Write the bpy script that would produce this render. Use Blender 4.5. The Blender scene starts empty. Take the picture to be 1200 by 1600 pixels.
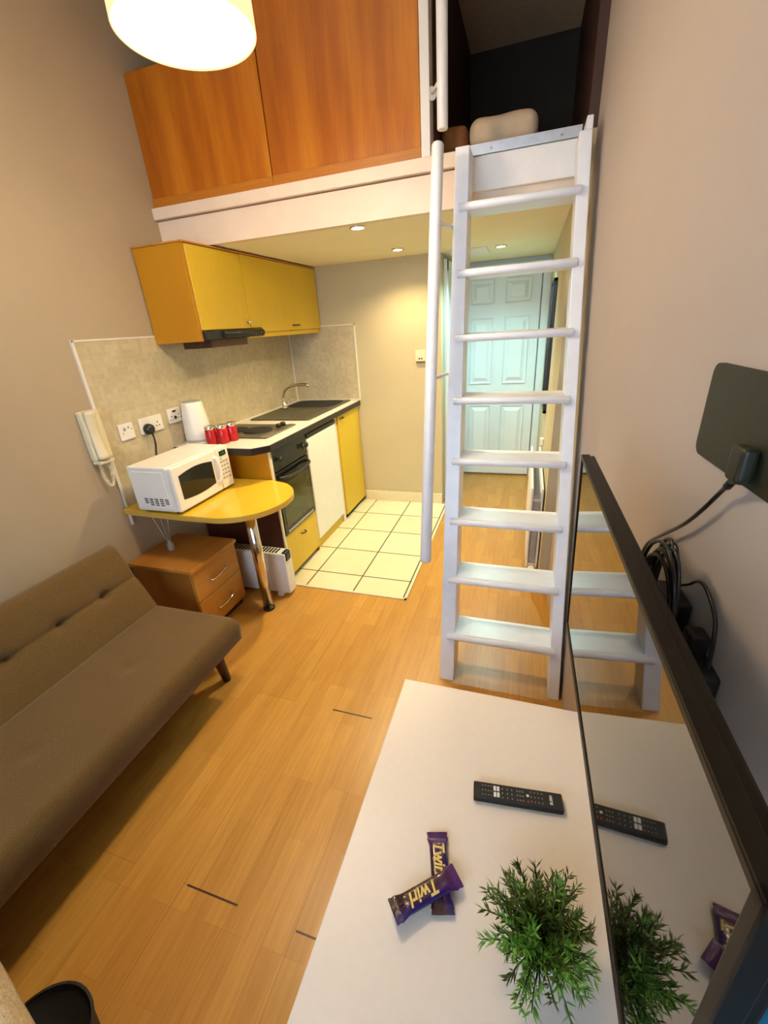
import bpy, bmesh, math, random
from mathutils import Vector, Matrix
random.seed(7)
S = bpy.context.scene
COL = S.collection
PI = math.pi

# ------------------------------------------------------------------ materials
def srgb(r, g, b):
    f = lambda c: (c/255/12.92) if c/255 <= .04045 else ((c/255+.055)/1.055)**2.4
    return (f(r), f(g), f(b), 1)

def lin(r, g, b):
    return (r, g, b, 1)

def new_mat(name):
    m = bpy.data.materials.new(name); m.use_nodes = True
    nt = m.node_tree
    return m, nt, nt.nodes['Principled BSDF']

def coords(nt, plane='xyz', off=(0, 0, 0), scale=(1, 1, 1)):
    """object coordinates, permuted so that a planar pattern lies in the named plane"""
    tc = nt.nodes.new('ShaderNodeTexCoord')
    sp = nt.nodes.new('ShaderNodeSeparateXYZ'); cb = nt.nodes.new('ShaderNodeCombineXYZ')
    nt.links.new(tc.outputs['Object'], sp.inputs[0])
    for i, c in enumerate(plane):
        nt.links.new(sp.outputs['xyz'.index(c)], cb.inputs[i])
    mp = nt.nodes.new('ShaderNodeMapping')
    mp.inputs['Location'].default_value = off; mp.inputs['Scale'].default_value = scale
    nt.links.new(cb.outputs[0], mp.inputs[0])
    return mp.outputs[0]

def ramp(nt, fac, stops):
    r = nt.nodes.new('ShaderNodeValToRGB')
    el = r.color_ramp.elements
    while len(el) < len(stops): el.new(.5)
    for e, (p, c) in zip(el, stops): e.position = p; e.color = c
    nt.links.new(fac, r.inputs[0])
    return r.outputs[0]

def mix(nt, fac, a, b, mode='MIX'):
    n = nt.nodes.new('ShaderNodeMix'); n.data_type = 'RGBA'; n.blend_type = mode
    for sock, v in ((n.inputs[0], fac), (n.inputs[6], a), (n.inputs[7], b)):
        if hasattr(v, 'is_output') or isinstance(v, bpy.types.NodeSocket): nt.links.new(v, sock)
        else: sock.default_value = v
    return n.outputs[2]

def noise(nt, vec, scale, detail=4, rough=.5):
    n = nt.nodes.new('ShaderNodeTexNoise')
    n.inputs['Scale'].default_value = scale; n.inputs['Detail'].default_value = detail; n.inputs['Roughness'].default_value = rough
    nt.links.new(vec, n.inputs['Vector'])
    return n.outputs[0]

def bump(nt, b, h, strength=.1, dist=.01):
    n = nt.nodes.new('ShaderNodeBump'); n.inputs['Strength'].default_value = strength; n.inputs['Distance'].default_value = dist
    nt.links.new(h, n.inputs['Height']); nt.links.new(n.outputs[0], b.inputs['Normal'])

def plain(name, col, rough=.5, metal=0, var=.06, nscale=30, bmp=0, spec=.5, coat=0, bscale=None):
    m, nt, b = new_mat(name)
    v = coords(nt)
    n = noise(nt, v, nscale)
    lo = tuple(c*(1-var) for c in col[:3])+(1,); hi = tuple(min(1, c*(1+var)) for c in col[:3])+(1,)
    nt.links.new(ramp(nt, n, [(.3, lo), (.7, hi)]), b.inputs['Base Color'])
    b.inputs['Roughness'].default_value = rough; b.inputs['Metallic'].default_value = metal
    b.inputs['Specular IOR Level'].default_value = spec; b.inputs['Coat Weight'].default_value = coat
    if bmp: bump(nt, b, noise(nt, v, bscale or nscale*4), bmp)
    return m

def emit(name, col, strength):
    m = bpy.data.materials.new(name); m.use_nodes = True; nt = m.node_tree
    nt.nodes.remove(nt.nodes['Principled BSDF'])
    e = nt.nodes.new('ShaderNodeEmission'); e.inputs[0].default_value = col; e.inputs[1].default_value = strength
    nt.links.new(e.outputs[0], nt.nodes['Material Output'].inputs[0])
    return m

def wood(name, plane, c1, c2, c3, rough=.45, scale=1., bands=10, spec=.5, grain=.35):
    """grain runs along the second axis of the named plane"""
    m, nt, b = new_mat(name)
    v = coords(nt, plane, scale=(bands*scale, .8*scale, 1))
    broad = noise(nt, v, 1., 2)
    v2 = coords(nt, plane, scale=(90*scale, 4*scale, 20))
    fine = noise(nt, v2, 1.4, 6, .6)
    col = ramp(nt, broad, [(.3, c1), (.5, c2), (.7, c3)])
    col = mix(nt, grain if bands > 3 else .10, col, ramp(nt, fine, [(.3, lin(.45, .45, .45)), (.65, lin(1, 1, 1))]), 'MULTIPLY')
    nt.links.new(col, b.inputs['Base Color'])
    b.inputs['Roughness'].default_value = rough; b.inputs['Specular IOR Level'].default_value = spec
    bump(nt, b, fine, .03)
    return m

M = {}
WALL = lin(.48, .405, .345)
M['wall'] = plain('wall_paint', WALL, .75, var=.025, nscale=3, bmp=.05, bscale=220, spec=.3)
M['wall_kitchen'] = plain('wall_paint_kitchen', lin(.56, .48, .31), .7, var=.03, nscale=3, bmp=.05, bscale=220, spec=.3)
M['wall_taupe'] = plain('wall_paint_taupe', lin(.44, .35, .235), .75, var=.025, nscale=3, bmp=.05, bscale=220, spec=.3)
M['ceiling'] = plain('ceiling_paint', lin(.82, .76, .60), .8, var=.02, nscale=4, spec=.3)
M['white'] = plain('white_gloss', lin(.80, .78, .76), .32, var=.03, nscale=18)
M['ladder_white'] = plain('ladder_gloss_paint', lin(.80, .82, .88), .3, var=.03, nscale=18)
M['ceiling_warm'] = plain('kitchen_ceiling_paint', lin(.88, .81, .56), .8, var=.02, nscale=4, spec=.3)
M['white_matt'] = plain('white_matt', lin(.8, .77, .72), .55, var=.03, nscale=12)
M['door_white'] = plain('door_paint', lin(.74, .78, .80), .4, var=.02, nscale=8)
M['trim'] = plain('trim_paint', lin(.78, .63, .49), .45, var=.03, nscale=10)
M['table_white'] = plain('table_laminate', lin(.75, .665, .59), .38, var=.015, nscale=60, bmp=.02)
M['cream'] = plain('cream_plastic', lin(.74, .66, .46), .4, var=.03)
M['plastic_white'] = plain('plastic_white', lin(.8, .77, .71), .35, var=.03, nscale=10)
M['plastic_grey'] = plain('plastic_grey', lin(.35, .34, .33), .45)
M['black'] = plain('black_plastic', lin(.012, .012, .013), .35, var=.2)
M['black_gloss'] = plain('black_glass', lin(.006, .006, .007), .08, var=.2)
M['black_matt'] = plain('black_matt', lin(.010, .010, .011), .7, var=.2)
M['oven_black'] = plain('oven_enamel', lin(.012, .016, .012), .22, var=.2)
M['screen'] = plain('tv_screen', lin(.004, .004, .004), .02, var=.1, spec=.75)
M['bezel'] = plain('tv_bezel', lin(.006, .004, .002), .45, spec=.25, var=.2)
M['antenna'] = plain('antenna_plastic', lin(.016, .017, .009), .5, var=.12)
M['chrome'] = plain('chrome', lin(.75, .72, .68), .13, 1, var=.05)
M['steel'] = plain('brushed_steel', lin(.62, .60, .57), .3, 1, var=.08)
M['alu'] = plain('aluminium_strip', lin(.72, .74, .78), .3, 1, var=.06)
M['sinkdark'] = plain('sink_composite', lin(.075, .065, .04), .35, var=.12)
M['red'] = plain('red_enamel', lin(.42, .006, .012), .25, var=.06)
M['darkwood'] = plain('dark_red_wood', lin(.055, .014, .008), .4, var=.25)
M['carcass'] = plain('brown_carcass_board', lin(.12, .045, .02), .6, var=.15)  # dark brown board, its own even colour
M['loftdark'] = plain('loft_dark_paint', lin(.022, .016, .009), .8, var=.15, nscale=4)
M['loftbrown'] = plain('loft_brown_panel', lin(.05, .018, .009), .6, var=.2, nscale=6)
M['blue'] = plain('blue_bag_fabric', lin(.01, .22, .42), .6, var=.1)
M['sheet'] = plain('beige_duvet', lin(.62, .46, .30), .85, var=.08, nscale=16, bmp=.25, bscale=14)
M['blanket'] = plain('brown_blanket', lin(.22, .08, .02), .9, var=.15, nscale=30, bmp=.3)
M['fleece'] = plain('beige_fleece', lin(.62, .50, .33), .95, var=.2, nscale=160, bmp=.6, bscale=240)
M['shade'] = None
M['display'] = emit('green_display', lin(.10, .45, .12), .5)
M['gold'] = plain('gold_lettering', lin(.78, .55, .16), .4, var=.1)
M['key_white'] = plain('key_print', lin(.75, .74, .72), .5)
M['key_grey'] = plain('key_grey', lin(.28, .27, .26), .5)
M['key_red'] = plain('key_red', lin(.4, .02, .02), .5)
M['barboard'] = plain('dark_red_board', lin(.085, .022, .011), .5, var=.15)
M['glass_oven'] = plain('oven_window', lin(.05, .05, .012), .08, var=.1)
M['pebble'] = plain('pot_white', lin(.7, .7, .7), .5)
M['soil'] = plain('moss_soil', lin(.03, .035, .012), .9, var=.4)
M['reed'] = plain('reed_stick', lin(.45, .38, .28), .8)

# sofa cloth: fine weave
m, nt, b = new_mat('sofa_cloth'); v = coords(nt)
n1 = noise(nt, v, 260, 2); n2 = noise(nt, v, 6, 3)
c = ramp(nt, n1, [(.3, lin(.108, .061, .016)), (.7, lin(.162, .095, .028))])
c = mix(nt, .25, c, ramp(nt, n2, [(.3, lin(.7, .7, .7)), (.7, lin(1, 1, 1))]), 'MULTIPLY')
nt.links.new(c, b.inputs['Base Color']); b.inputs['Roughness'].default_value = .92; b.inputs['Specular IOR Level'].default_value = .2
b.inputs['Sheen Weight'].default_value = .15; bump(nt, b, n1, .25, .002); M['sofa'] = m

# laminate plank floor: strips running away from the window (along y)
m, nt, b = new_mat('birch_laminate')
v = coords(nt, 'yxz')
def brick(vec, w, h, mortar, c1, c2, cm, offset=.37, freq=2, bias=0):
    t = nt.nodes.new('ShaderNodeTexBrick'); t.offset = offset; t.offset_frequency = freq; t.squash = 1
    t.inputs['Color1'].default_value = c1; t.inputs['Color2'].default_value = c2; t.inputs['Mortar'].default_value = cm
    t.inputs['Scale'].default_value = 1; t.inputs['Mortar Size'].default_value = mortar; t.inputs['Mortar Smooth'].default_value = .2
    t.inputs['Bias'].default_value = bias; t.inputs['Brick Width'].default_value = w; t.inputs['Row Height'].default_value = h
    nt.links.new(vec, t.inputs['Vector']); return t
t1 = brick(coords(nt, 'yxz', off=(.3, .0083, 0)), .43, .0617, .0003, lin(.56, .265, .049), lin(.65, .325, .066), lin(.38, .16, .027), .41, 3)
t2 = brick(coords(nt, 'yxz', off=(-.186, -.125, 0)), 1.36, .185, .0007, lin(.90, .90, .90), lin(1, 1, 1), lin(.55, .45, .36), .5, 2)
g = noise(nt, coords(nt, 'yxz', scale=(3, 60, 1)), 1.5, 6, .65)
g2 = noise(nt, coords(nt, 'yxz', scale=(2.2, 9, 1)), 2.2, 4, .6)
c = mix(nt, 1, t1.outputs[0], t2.outputs[0], 'MULTIPLY')
c = mix(nt, .5, c, ramp(nt, g, [(.35, lin(.72, .68, .6)), (.6, lin(1, 1, 1))]), 'MULTIPLY')
c = mix(nt, .5, c, ramp(nt, g2, [(.35, lin(.84, .8, .72)), (.65, lin(1.0, 1.0, 1.0))]), 'MULTIPLY')
nt.links.new(c, b.inputs['Base Color']); b.inputs['Roughness'].default_value = .33; b.inputs['Specular IOR Level'].default_value = .45
M['floor'] = m

# cream floor tiles with dark grout
m, nt, b = new_mat('cream_floor_tiles')
t = brick(coords(nt, 'xyz', off=(-.682+.3167*3, -1.862+.3167*6, 0)), .3167, .3167, .0045, lin(.74, .645, .41), lin(.80, .705, .46), lin(.05, .04, .03), 0, 1)
gg = noise(nt, coords(nt), 9, 5)
c = mix(nt, .3, t.outputs[0], ramp(nt, gg, [(.3, lin(.86, .82, .72)), (.7, lin(1, 1, 1))]), 'MULTIPLY')
nt.links.new(c, b.inputs['Base Color']); b.inputs['Roughness'].default_value = .3; M['tiles'] = m

# small mosaic splashback (two orientations)
def mosaic(name, plane):
    global nt
    m, nt, b = new_mat(name)
    t = brick(coords(nt, plane, off=(3, 3, 0)), .024, .024, .0011, lin(.56, .47, .30), lin(.65, .56, .38), lin(.62, .54, .37), 0, 1)
    t3 = brick(coords(nt, plane, off=(3.03, 3.09, 0)), .36, .25, .0006, lin(.90, .88, .84), lin(1, 1, 1), lin(.8, .76, .7), 0, 1)
    n = noise(nt, coords(nt, plane), 7, 3)
    c = mix(nt, .8, t.outputs[0], t3.outputs[0], 'MULTIPLY')
    c = mix(nt, .5, c, ramp(nt, n, [(.35, lin(.78, .76, .7)), (.65, lin(1, 1, 1))]), 'MULTIPLY')
    nt.links.new(c, b.inputs['Base Color']); b.inputs['Roughness'].default_value = .3
    return m
M['mosaic_yz'] = mosaic('mosaic_tiles', 'yzx')
M['mosaic_xz'] = mosaic('mosaic_tiles_end', 'xzy')

M['panel'] = wood('orange_veneer', 'xzy', lin(.34, .078, .002), lin(.50, .145, .005), lin(.66, .24, .014), .35, 1, 8)
M['panel_rail'] = wood('orange_rail', 'zxy', lin(.46, .15, .010), lin(.52, .185, .014), lin(.58, .22, .02), .4, 1, 5)
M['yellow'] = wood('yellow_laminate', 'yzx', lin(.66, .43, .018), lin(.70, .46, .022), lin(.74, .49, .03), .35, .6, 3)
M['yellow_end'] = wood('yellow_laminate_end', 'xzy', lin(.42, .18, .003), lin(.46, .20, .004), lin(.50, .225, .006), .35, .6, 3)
M['yellow_top'] = wood('yellow_laminate_top', 'xyz', lin(.66, .42, .03), lin(.70, .45, .035), lin(.74, .48, .04), .16, .6, 3)
M['yellow_edge'] = plain('yellow_edge_band', lin(.58, .36, .06), .4)
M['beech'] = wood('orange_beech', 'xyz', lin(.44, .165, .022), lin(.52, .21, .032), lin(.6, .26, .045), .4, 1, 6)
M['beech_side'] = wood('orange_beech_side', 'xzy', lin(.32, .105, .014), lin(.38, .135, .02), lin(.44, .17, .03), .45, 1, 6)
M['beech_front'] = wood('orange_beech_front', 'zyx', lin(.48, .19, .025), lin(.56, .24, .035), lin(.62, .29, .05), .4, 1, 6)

# wrapper foil: purple to brown along its own printed design
m, nt, b = new_mat('chocolate_wrapper_foil')
v = coords(nt, 'xyz', off=(0, 0, 0))
sp = nt.nodes.new('ShaderNodeSeparateXYZ'); nt.links.new(v, sp.inputs[0])
mm = nt.nodes.new('ShaderNodeMath'); mm.operation = 'MULTIPLY_ADD'; mm.inputs[1].default_value = 22; mm.inputs[2].default_value = .5
nt.links.new(sp.outputs[1], mm.inputs[0])
c = ramp(nt, mm.outputs[0], [(.15, lin(.030, .004, .008)), (.5, lin(.034, .004, .014)), (.85, lin(.020, .010, .13))])
mm2 = nt.nodes.new('ShaderNodeMath'); mm2.operation = 'MULTIPLY_ADD'; mm2.inputs[1].default_value = -18; mm2.inputs[2].default_value = -.35
nt.links.new(sp.outputs[0], mm2.inputs[0])
mm2.use_clamp = True
c = mix(nt, mm2.outputs[0], c, lin(.085, .010, .16))
n = noise(nt, coords(nt), 60, 3)
nt.links.new(c, b.inputs['Base Color']); b.inputs['Roughness'].default_value = .25; b.inputs['Coat Weight'].default_value = .4
bump(nt, b, n, .5, .004); M['foil'] = m

# leaves
def leafmat(name, c1, c2):
    m, nt, b = new_mat(name)
    n = noise(nt, coords(nt), 40, 2)
    nt.links.new(ramp(nt, n, [(.3, c1), (.7, c2)]), b.inputs['Base Color']); b.inputs['Roughness'].default_value = .5
    return m
M['leaf'] = leafmat('plastic_leaf', lin(.045, .090, .006), lin(.15, .21, .018))
M['leaf_daylit'] = leafmat('plastic_leaf_daylit', lin(.08, .28, .03), lin(.22, .42, .05))  # lit copy of the leaf green, daylight put into the colour
M['stem'] = plain('plant_stem', lin(.05, .05, .02), .7)

# lamp: glowing fabric
M['diffuser'] = emit('lamp_diffuser', lin(1.0, .80, .54), 34)
M['shade'] = emit('lit_shade_fabric', lin(1.0, .62, .30), 1.5)
M['spot_lens'] = emit('downlight_lens', lin(1, .88, .6), 60)

# ------------------------------------------------------------------ mesh helpers
def BM(): return bmesh.new()

def merge(dst, src, mi=0):
    vm = {}
    for v in src.verts: vm[v] = dst.verts.new(v.co)
    for f in src.faces:
        try:
            nf = dst.faces.new([vm[v] for v in f.verts]); nf.smooth = f.smooth; nf.material_index = mi
        except ValueError: pass
    src.free(); return dst

def box(bm, lo, hi, bev=0, seg=2, mi=0, smooth=False):
    b = bmesh.new(); bmesh.ops.create_cube(b, size=1)
    lo = Vector(lo); hi = Vector(hi); c = (lo+hi)/2; s = hi-lo
    for v in b.verts: v.co = Vector((v.co.x*s.x, v.co.y*s.y, v.co.z*s.z))+c
    if bev:
        bmesh.ops.bevel(b, geom=b.edges[:], offset=min(bev, .49*min(s)), segments=seg, affect='EDGES', profile=.5)
        if smooth:
            for f in b.faces: f.smooth = True
    return merge(bm, b, mi)

def frame_of(d):
    d = Vector(d).normalized(); a = Vector((0, 0, 1)) if abs(d.z) < .9 else Vector((1, 0, 0))
    x = d.cross(a).normalized(); y = d.cross(x).normalized()
    return x, y, d

def ring_loft(bm, rings, close=True, caps=(True, True), mi=0, smooth=True):
    vs = [[bm.verts.new(p) for p in r] for r in rings]
    n = len(vs[0])
    for a, b in zip(vs, vs[1:]):
        for i in range(n if close else n-1):
            j = (i+1) % n
            f = bm.faces.new((a[i], a[j], b[j], b[i])); f.smooth = smooth; f.material_index = mi
    if caps[0]: f = bm.faces.new(vs[0][::-1]); f.material_index = mi
    if caps[1]: f = bm.faces.new(vs[-1]); f.material_index = mi
    return bm

def tube(bm, pts, r, n=10, mi=0):
    pts = [Vector(p) for p in pts]
    rr = r if isinstance(r, (list, tuple)) else [r]*len(pts)
    rings = []; x = None
    for i, p in enumerate(pts):
        d = (pts[min(i+1, len(pts)-1)]-pts[max(i-1, 0)]).normalized()
        if x is None: x = frame_of(d)[0]
        x = (x-d*x.dot(d)).normalized(); y = d.cross(x)
        rings.append([p+(x*math.cos(2*PI*k/n)+y*math.sin(2*PI*k/n))*rr[i] for k in range(n)])
    return ring_loft(bm, rings, mi=mi)

def cyl(bm, p, q, r, r2=None, n=24, mi=0):
    return tube(bm, [p, q], [r, r if r2 is None else r2], n, mi)

def lathe(bm, c, prof, n=32, caps=(True, True), mi=0, sx=1, sy=1):
    rings = [[Vector((c[0]+r*sx*math.cos(2*PI*k/n), c[1]+r*sy*math.sin(2*PI*k/n), c[2]+z)) for k in range(n)] for r, z in prof]
    return ring_loft(bm, rings, caps=caps, mi=mi)

def prism(bm, poly, axis, a, b, bev=0, mi=0):
    """poly: 2-D outline; axis 'x': poly=(y,z), 'y': (x,z), 'z': (x,y)"""
    def P(p, t): return {'x': (t, p[0], p[1]), 'y': (p[0], t, p[1]), 'z': (p[0], p[1], t)}[axis]
    s = bmesh.new()
    v0 = [s.verts.new(P(p, a)) for p in poly]; v1 = [s.verts.new(P(p, b)) for p in poly]
    n = len(poly)
    s.faces.new(v0); s.faces.new(v1[::-1])
    for i in range(n): s.faces.new((v0[i], v1[i], v1[(i+1) % n], v0[(i+1) % n]))
    bmesh.ops.recalc_face_normals(s, faces=s.faces)
    if bev: bmesh.ops.bevel(s, geom=s.edges[:], offset=bev, segments=2, affect='EDGES', profile=.5)
    return merge(bm, s, mi)

def spline(pts, k=8):
    pts = [Vector(p) for p in pts]; out = []
    for i in range(len(pts)-1):
        p0 = pts[max(i-1, 0)]; p1 = pts[i]; p2 = pts[i+1]; p3 = pts[min(i+2, len(pts)-1)]
        for j in range(k):
            t = j/k
            out.append(.5*((2*p1)+(p2-p0)*t+(2*p0-5*p1+4*p2-p3)*t*t+(3*p1-p0-3*p2+p3)*t**3))
    out.append(pts[-1]); return out

def text_bm(s, size, depth, shear=0, bold=0, center=True):
    cu = bpy.data.curves.new('lettering', 'FONT'); cu.body = s; cu.size = size; cu.extrude = depth; cu.shear = shear; cu.offset = bold
    cu.align_x = 'CENTER' if center else 'LEFT'; cu.align_y = 'CENTER'
    o = bpy.data.objects.new('lettering', cu); COL.objects.link(o)
    dg = bpy.context.evaluated_depsgraph_get(); dg.update()
    me = bpy.data.meshes.new_from_object(o.evaluated_get(dg))
    bm = bmesh.new(); bm.from_mesh(me)
    bpy.data.objects.remove(o); bpy.data.curves.remove(cu); bpy.data.meshes.remove(me)
    return bm

class T:
    """a thing: an Empty at its base that carries its parts"""
    def __init__(s, name, label, cat, loc=(0, 0, 0), group=None, local=False, rot=None):
        o = bpy.data.objects.new(name, None); COL.objects.link(o); o.location = loc; o.empty_display_size = .05
        if rot is not None: o.rotation_euler = rot
        o['label'] = label; o['category'] = cat
        if group: o['group'] = group
        s.o = o; s.off = Vector((0, 0, 0)) if local else Vector(loc)
    def part(s, name, bm, mat, parent=None, label=None):
        bmesh.ops.translate(bm, verts=bm.verts, vec=-s.off)
        o = mesh_obj(name, bm, mat); o.parent = parent or s.o
        if label: o['label'] = label
        return o

def mesh_obj(name, bm, mat):
    bmesh.ops.recalc_face_normals(bm, faces=bm.faces)
    me = bpy.data.meshes.new(name); bm.to_mesh(me); bm.free()
    for mt in (mat if isinstance(mat, (list, tuple)) else [mat]): me.materials.append(M[mt] if isinstance(mt, str) else mt)
    o = bpy.data.objects.new(name, me); COL.objects.link(o)
    return o

def struct(name, bm, mat, parent=None):
    o = mesh_obj(name, bm, mat)
    if parent is None: o['kind'] = 'structure'
    else: o.parent = parent
    return o

def solo(name, bm, mat, label, cat, loc, group=None):
    bmesh.ops.translate(bm, verts=bm.verts, vec=-Vector(loc))
    o = mesh_obj(name, bm, mat); o.location = loc; o['label'] = label; o['category'] = cat
    if group: o['group'] = group
    return o

# ------------------------------------------------------------------ key dimensions (metres)
W = 2.165      # right wall of the living area
WH = 2.055     # right wall of the hall
YL = 1.925     # front of the sleeping loft
YB = 3.121     # kitchen end wall
YD = 3.96      # entrance door
YN = -1.30     # window wall behind the viewer
ZC = 1.908     # kitchen ceiling
ZT = 2.90      # upper ceiling
XH = 1.285     # left side of hall

# ------------------------------------------------------------------ setting
bm = BM(); box(bm, (-.1, YN-.1, -.08), (W+.25, YD+.1, 0))
def mark(x0, x1, y, w): box(bm, (x0, y-w/2, -.01), (x1, y+w/2, .0006), mi=1)
mark(1.229, 1.403, .866, .006); mark(1.062, 1.237, .186, .005); mark(1.424, 1.50, .183, .004)
struct('floor', bm, ['floor', 'darkwood'])

bm = BM(); box(bm, (-.12, YN-.1, 0), (0, YB, ZT)); struct('wall_left', bm, 'wall_taupe')
def wx(y): return 2.105+.05*(1.925-y)     # the right wall runs very slightly out of square
def to_wall(bm, off=None):
    for v in bm.verts: v.co.x += wx(v.co.y)-W
    return bm
bm = BM(); prism(bm, [(wx(YN-.1), YN-.1), (W+.25, YN-.1), (W+.25, YL+.002), (wx(YL+.002), YL+.002)], 'z', 0, ZT); struct('wall_right', bm, 'wall')
bm = BM(); box(bm, (WH, YL+.002, 0), (W+.25, YD+.1, 2.095)); struct('wall_hall_right', bm, 'wall_kitchen')
bm = BM(); box(bm, (2.070, YL+.002, 2.095), (W+.25, YB, ZT)); struct('wall_loft_right', bm, 'loftbrown')
bm = BM(); box(bm, (-.12, YB, 0), (XH, YB+.10, 2.0)); struct('wall_kitchen', bm, 'wall_kitchen')
bm = BM(); box(bm, (-.12, YB, 2.0), (W, YB+.10, ZT)); struct('wall_loft_back', bm, 'loftdark')
bm = BM(); box(bm, (XH-.1, YB+.10, 0), (XH, YD+.1, 2.0)); struct('wall_hall_left', bm, 'wall_kitchen')
bm = BM(); box(bm, (XH, YD+.02, 0), (WH, YD+.12, 2.0)); struct('wall_hall_end', bm, 'door_white')
bm = BM(); box(bm, (-.12, YN-.1, ZT), (W+.25, YB+.1, ZT+.1)); struct('ceiling', bm, 'ceiling')
bm = BM(); box(bm, (0, YL+.03, ZC), (XH, YB, 2.09)); box(bm, (XH, YL+.03, ZC), (WH, YD+.02, 2.09)); struct('ceiling_kitchen', bm, 'ceiling_warm')
# window wall behind the viewer
bm = BM()
box(bm, (0, YN-.1, 0), (W+.12, YN, .85)); box(bm, (0, YN-.1, 2.35), (W+.12, YN, ZT))
box(bm, (0, YN-.1, .85), (.45, YN, 2.35)); box(bm, (1.95, YN-.1, .85), (W+.12, YN, 2.35)); struct('wall_rear', bm, 'wall')
m, nt, b = new_mat('window_glass'); b.inputs['Transmission Weight'].default_value = 1; b.inputs['Roughness'].default_value = 0; b.inputs['IOR'].default_value = 1.45
M['glass'] = m
bm = BM()
for a, c in (((.45, YN-.08, .85), (.51, YN-.02, 2.35)), ((1.89, YN-.08, .85), (1.95, YN-.02, 2.35)), ((1.17, YN-.08, .85), (1.23, YN-.02, 2.35)),
             ((.45, YN-.08, .85), (1.95, YN-.02, .91)), ((.45, YN-.08, 2.29), (1.95, YN-.02, 2.35))): box(bm, a, c, .004)
wn = struct('window_1', bm, 'white')
bm = BM(); box(bm, (.51, YN-.053, .91), (1.17, YN-.049, 2.29)); box(bm, (1.23, YN-.053, .91), (1.89, YN-.049, 2.29)); struct('pane', bm, 'glass', wn)
# loft edge: plaster beam with a recessed line and a projecting painted board
bm = BM(); box(bm, (0, YL-.005, 1.907), (WH+.012, YL+.04, 2.04)); struct('trim_1', bm, 'trim')
bm = BM(); box(bm, (0, YL-.03, 2.045), (1.64, YL+.04, 2.096), .003); struct('trim_2', bm, 'trim')
# white board behind the top of the ladder
bm = BM(); box(bm, (1.625, YL-.03, 1.948), (2.052, YL+.002, 2.066), .003); struct('trim_3', bm, 'white')
# white post beside the opening
bm = BM(); box(bm, (1.432, YL-.015, 2.096), (1.471, YL+.05, ZT), .003); struct('trim_4', bm, 'white_matt')
# loft floor and dark partition behind the post
bm = BM(); box(bm, (0, YL+.04, 2.09), (2.07, YB, 2.10)); struct('floor_loft', bm, 'loftbrown')
bm = BM(); box(bm, (1.44, YL+.05, 2.10), (1.475, YB, ZT)); struct('wall_loft_partition', bm, 'loftbrown')
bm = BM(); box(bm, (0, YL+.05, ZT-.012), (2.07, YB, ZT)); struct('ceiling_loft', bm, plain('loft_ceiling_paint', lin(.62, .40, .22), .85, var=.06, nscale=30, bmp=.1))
# baseboards
bm = BM(); box(bm, (.575, YB-.014, 0), (XH, YB, .095), .004); struct('baseboard_kitchen', bm, 'cream')
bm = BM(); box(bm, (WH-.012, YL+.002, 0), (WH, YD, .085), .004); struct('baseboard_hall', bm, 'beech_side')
# tiled kitchen floor with its edging strip
bm = BM(); box(bm, (.50, 1.688, 0), (1.325, YB-.014, .005)); struct('floor_tiles', bm, 'tiles')
bm = BM(); box(bm, (.50, 1.676, 0), (1.337, 1.688, .008)); box(bm, (1.325, 1.676, 0), (1.337, YB-.014, .008)); struct('trim_5', bm, 'cream')
# splashback on two walls with a white edge bead
bm = BM(); box(bm, (0, 1.22, .69), (.008, YB, 1.487)); sb = struct('wall_splashback', bm, 'mosaic_yz')
bm = BM(); box(bm, (.008, YB-.008, .88), (.592, YB, 1.487)); se = struct('wall_splashback_end', bm, 'mosaic_xz')
bm = BM(); box(bm, (0, 1.211, .60), (.011, 1.22, 1.496)); box(bm, (0, 1.211, 1.487), (.011, YB, 1.494)); box(bm, (.008, 1.7, .908), (.0095, YB-.01, .913)); struct('edge_bead', bm, 'white_matt', sb)
bm = BM(); box(bm, (.009, YB-.011, 1.487), (.60, YB, 1.494)); box(bm, (.592, YB-.011, .90), (.60, YB, 1.494)); box(bm, (.008, YB-.014, .908), (.014, YB-.008, 1.487)); box(bm, (.008, YB-.014, .908), (.592, YB-.008, .915)); struct('edge_bead', bm, 'white_matt', se)

# entrance door with six raised panels
bm = BM(); box(bm, (1.285, YD-.02, .02), (1.985, YD+.015, 1.79), .002)
d1 = struct('door_1', bm, 'door_white')
pb = BM()
for x0, x1 in ((1.405, 1.60), (1.70, 1.905)):
    for z0, z1 in ((1.575, 1.76), (.905, 1.465), (.15, .70)):
        rings = []
        for ins, dy in ((0, .0005), (.012, .010), (.022, .010), (.05, -.003)):
            a0, a1, c0, c1 = x0+ins, x1-ins, z0+ins, z1-ins
            rings.append([Vector((a0, YD-.02+dy-.001, c0)), Vector((a1, YD-.02+dy-.001, c0)), Vector((a1, YD-.02+dy-.001, c1)), Vector((a0, YD-.02+dy-.001, c1))])
        s = bmesh.new(); ring_loft(s, rings, caps=(False, True), smooth=False)
        for v in s.verts: v.co.y -= .011
        merge(pb, s)
struct('panel_moulding', pb, 'door_white', d1)
bm = BM(); box(bm, (1.995, YD-.03, 0), (WH, YD+.02, 1.80), .004); box(bm, (XH, YD-.03, 1.80), (WH, YD+.02, 1.875), .004); struct('door_frame', bm, 'door_white', d1)
bm = BM(); lathe(bm, (0, 0, 0), [(.012, 0), (.02, .006), (.02, .03), (.012, .036)], 16)
for v in bm.verts: v.co = Vector((1.34+v.co.x, YD-.022-v.co.z, .93+v.co.y))
struct('door_handle', bm, 'steel', d1)
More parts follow.
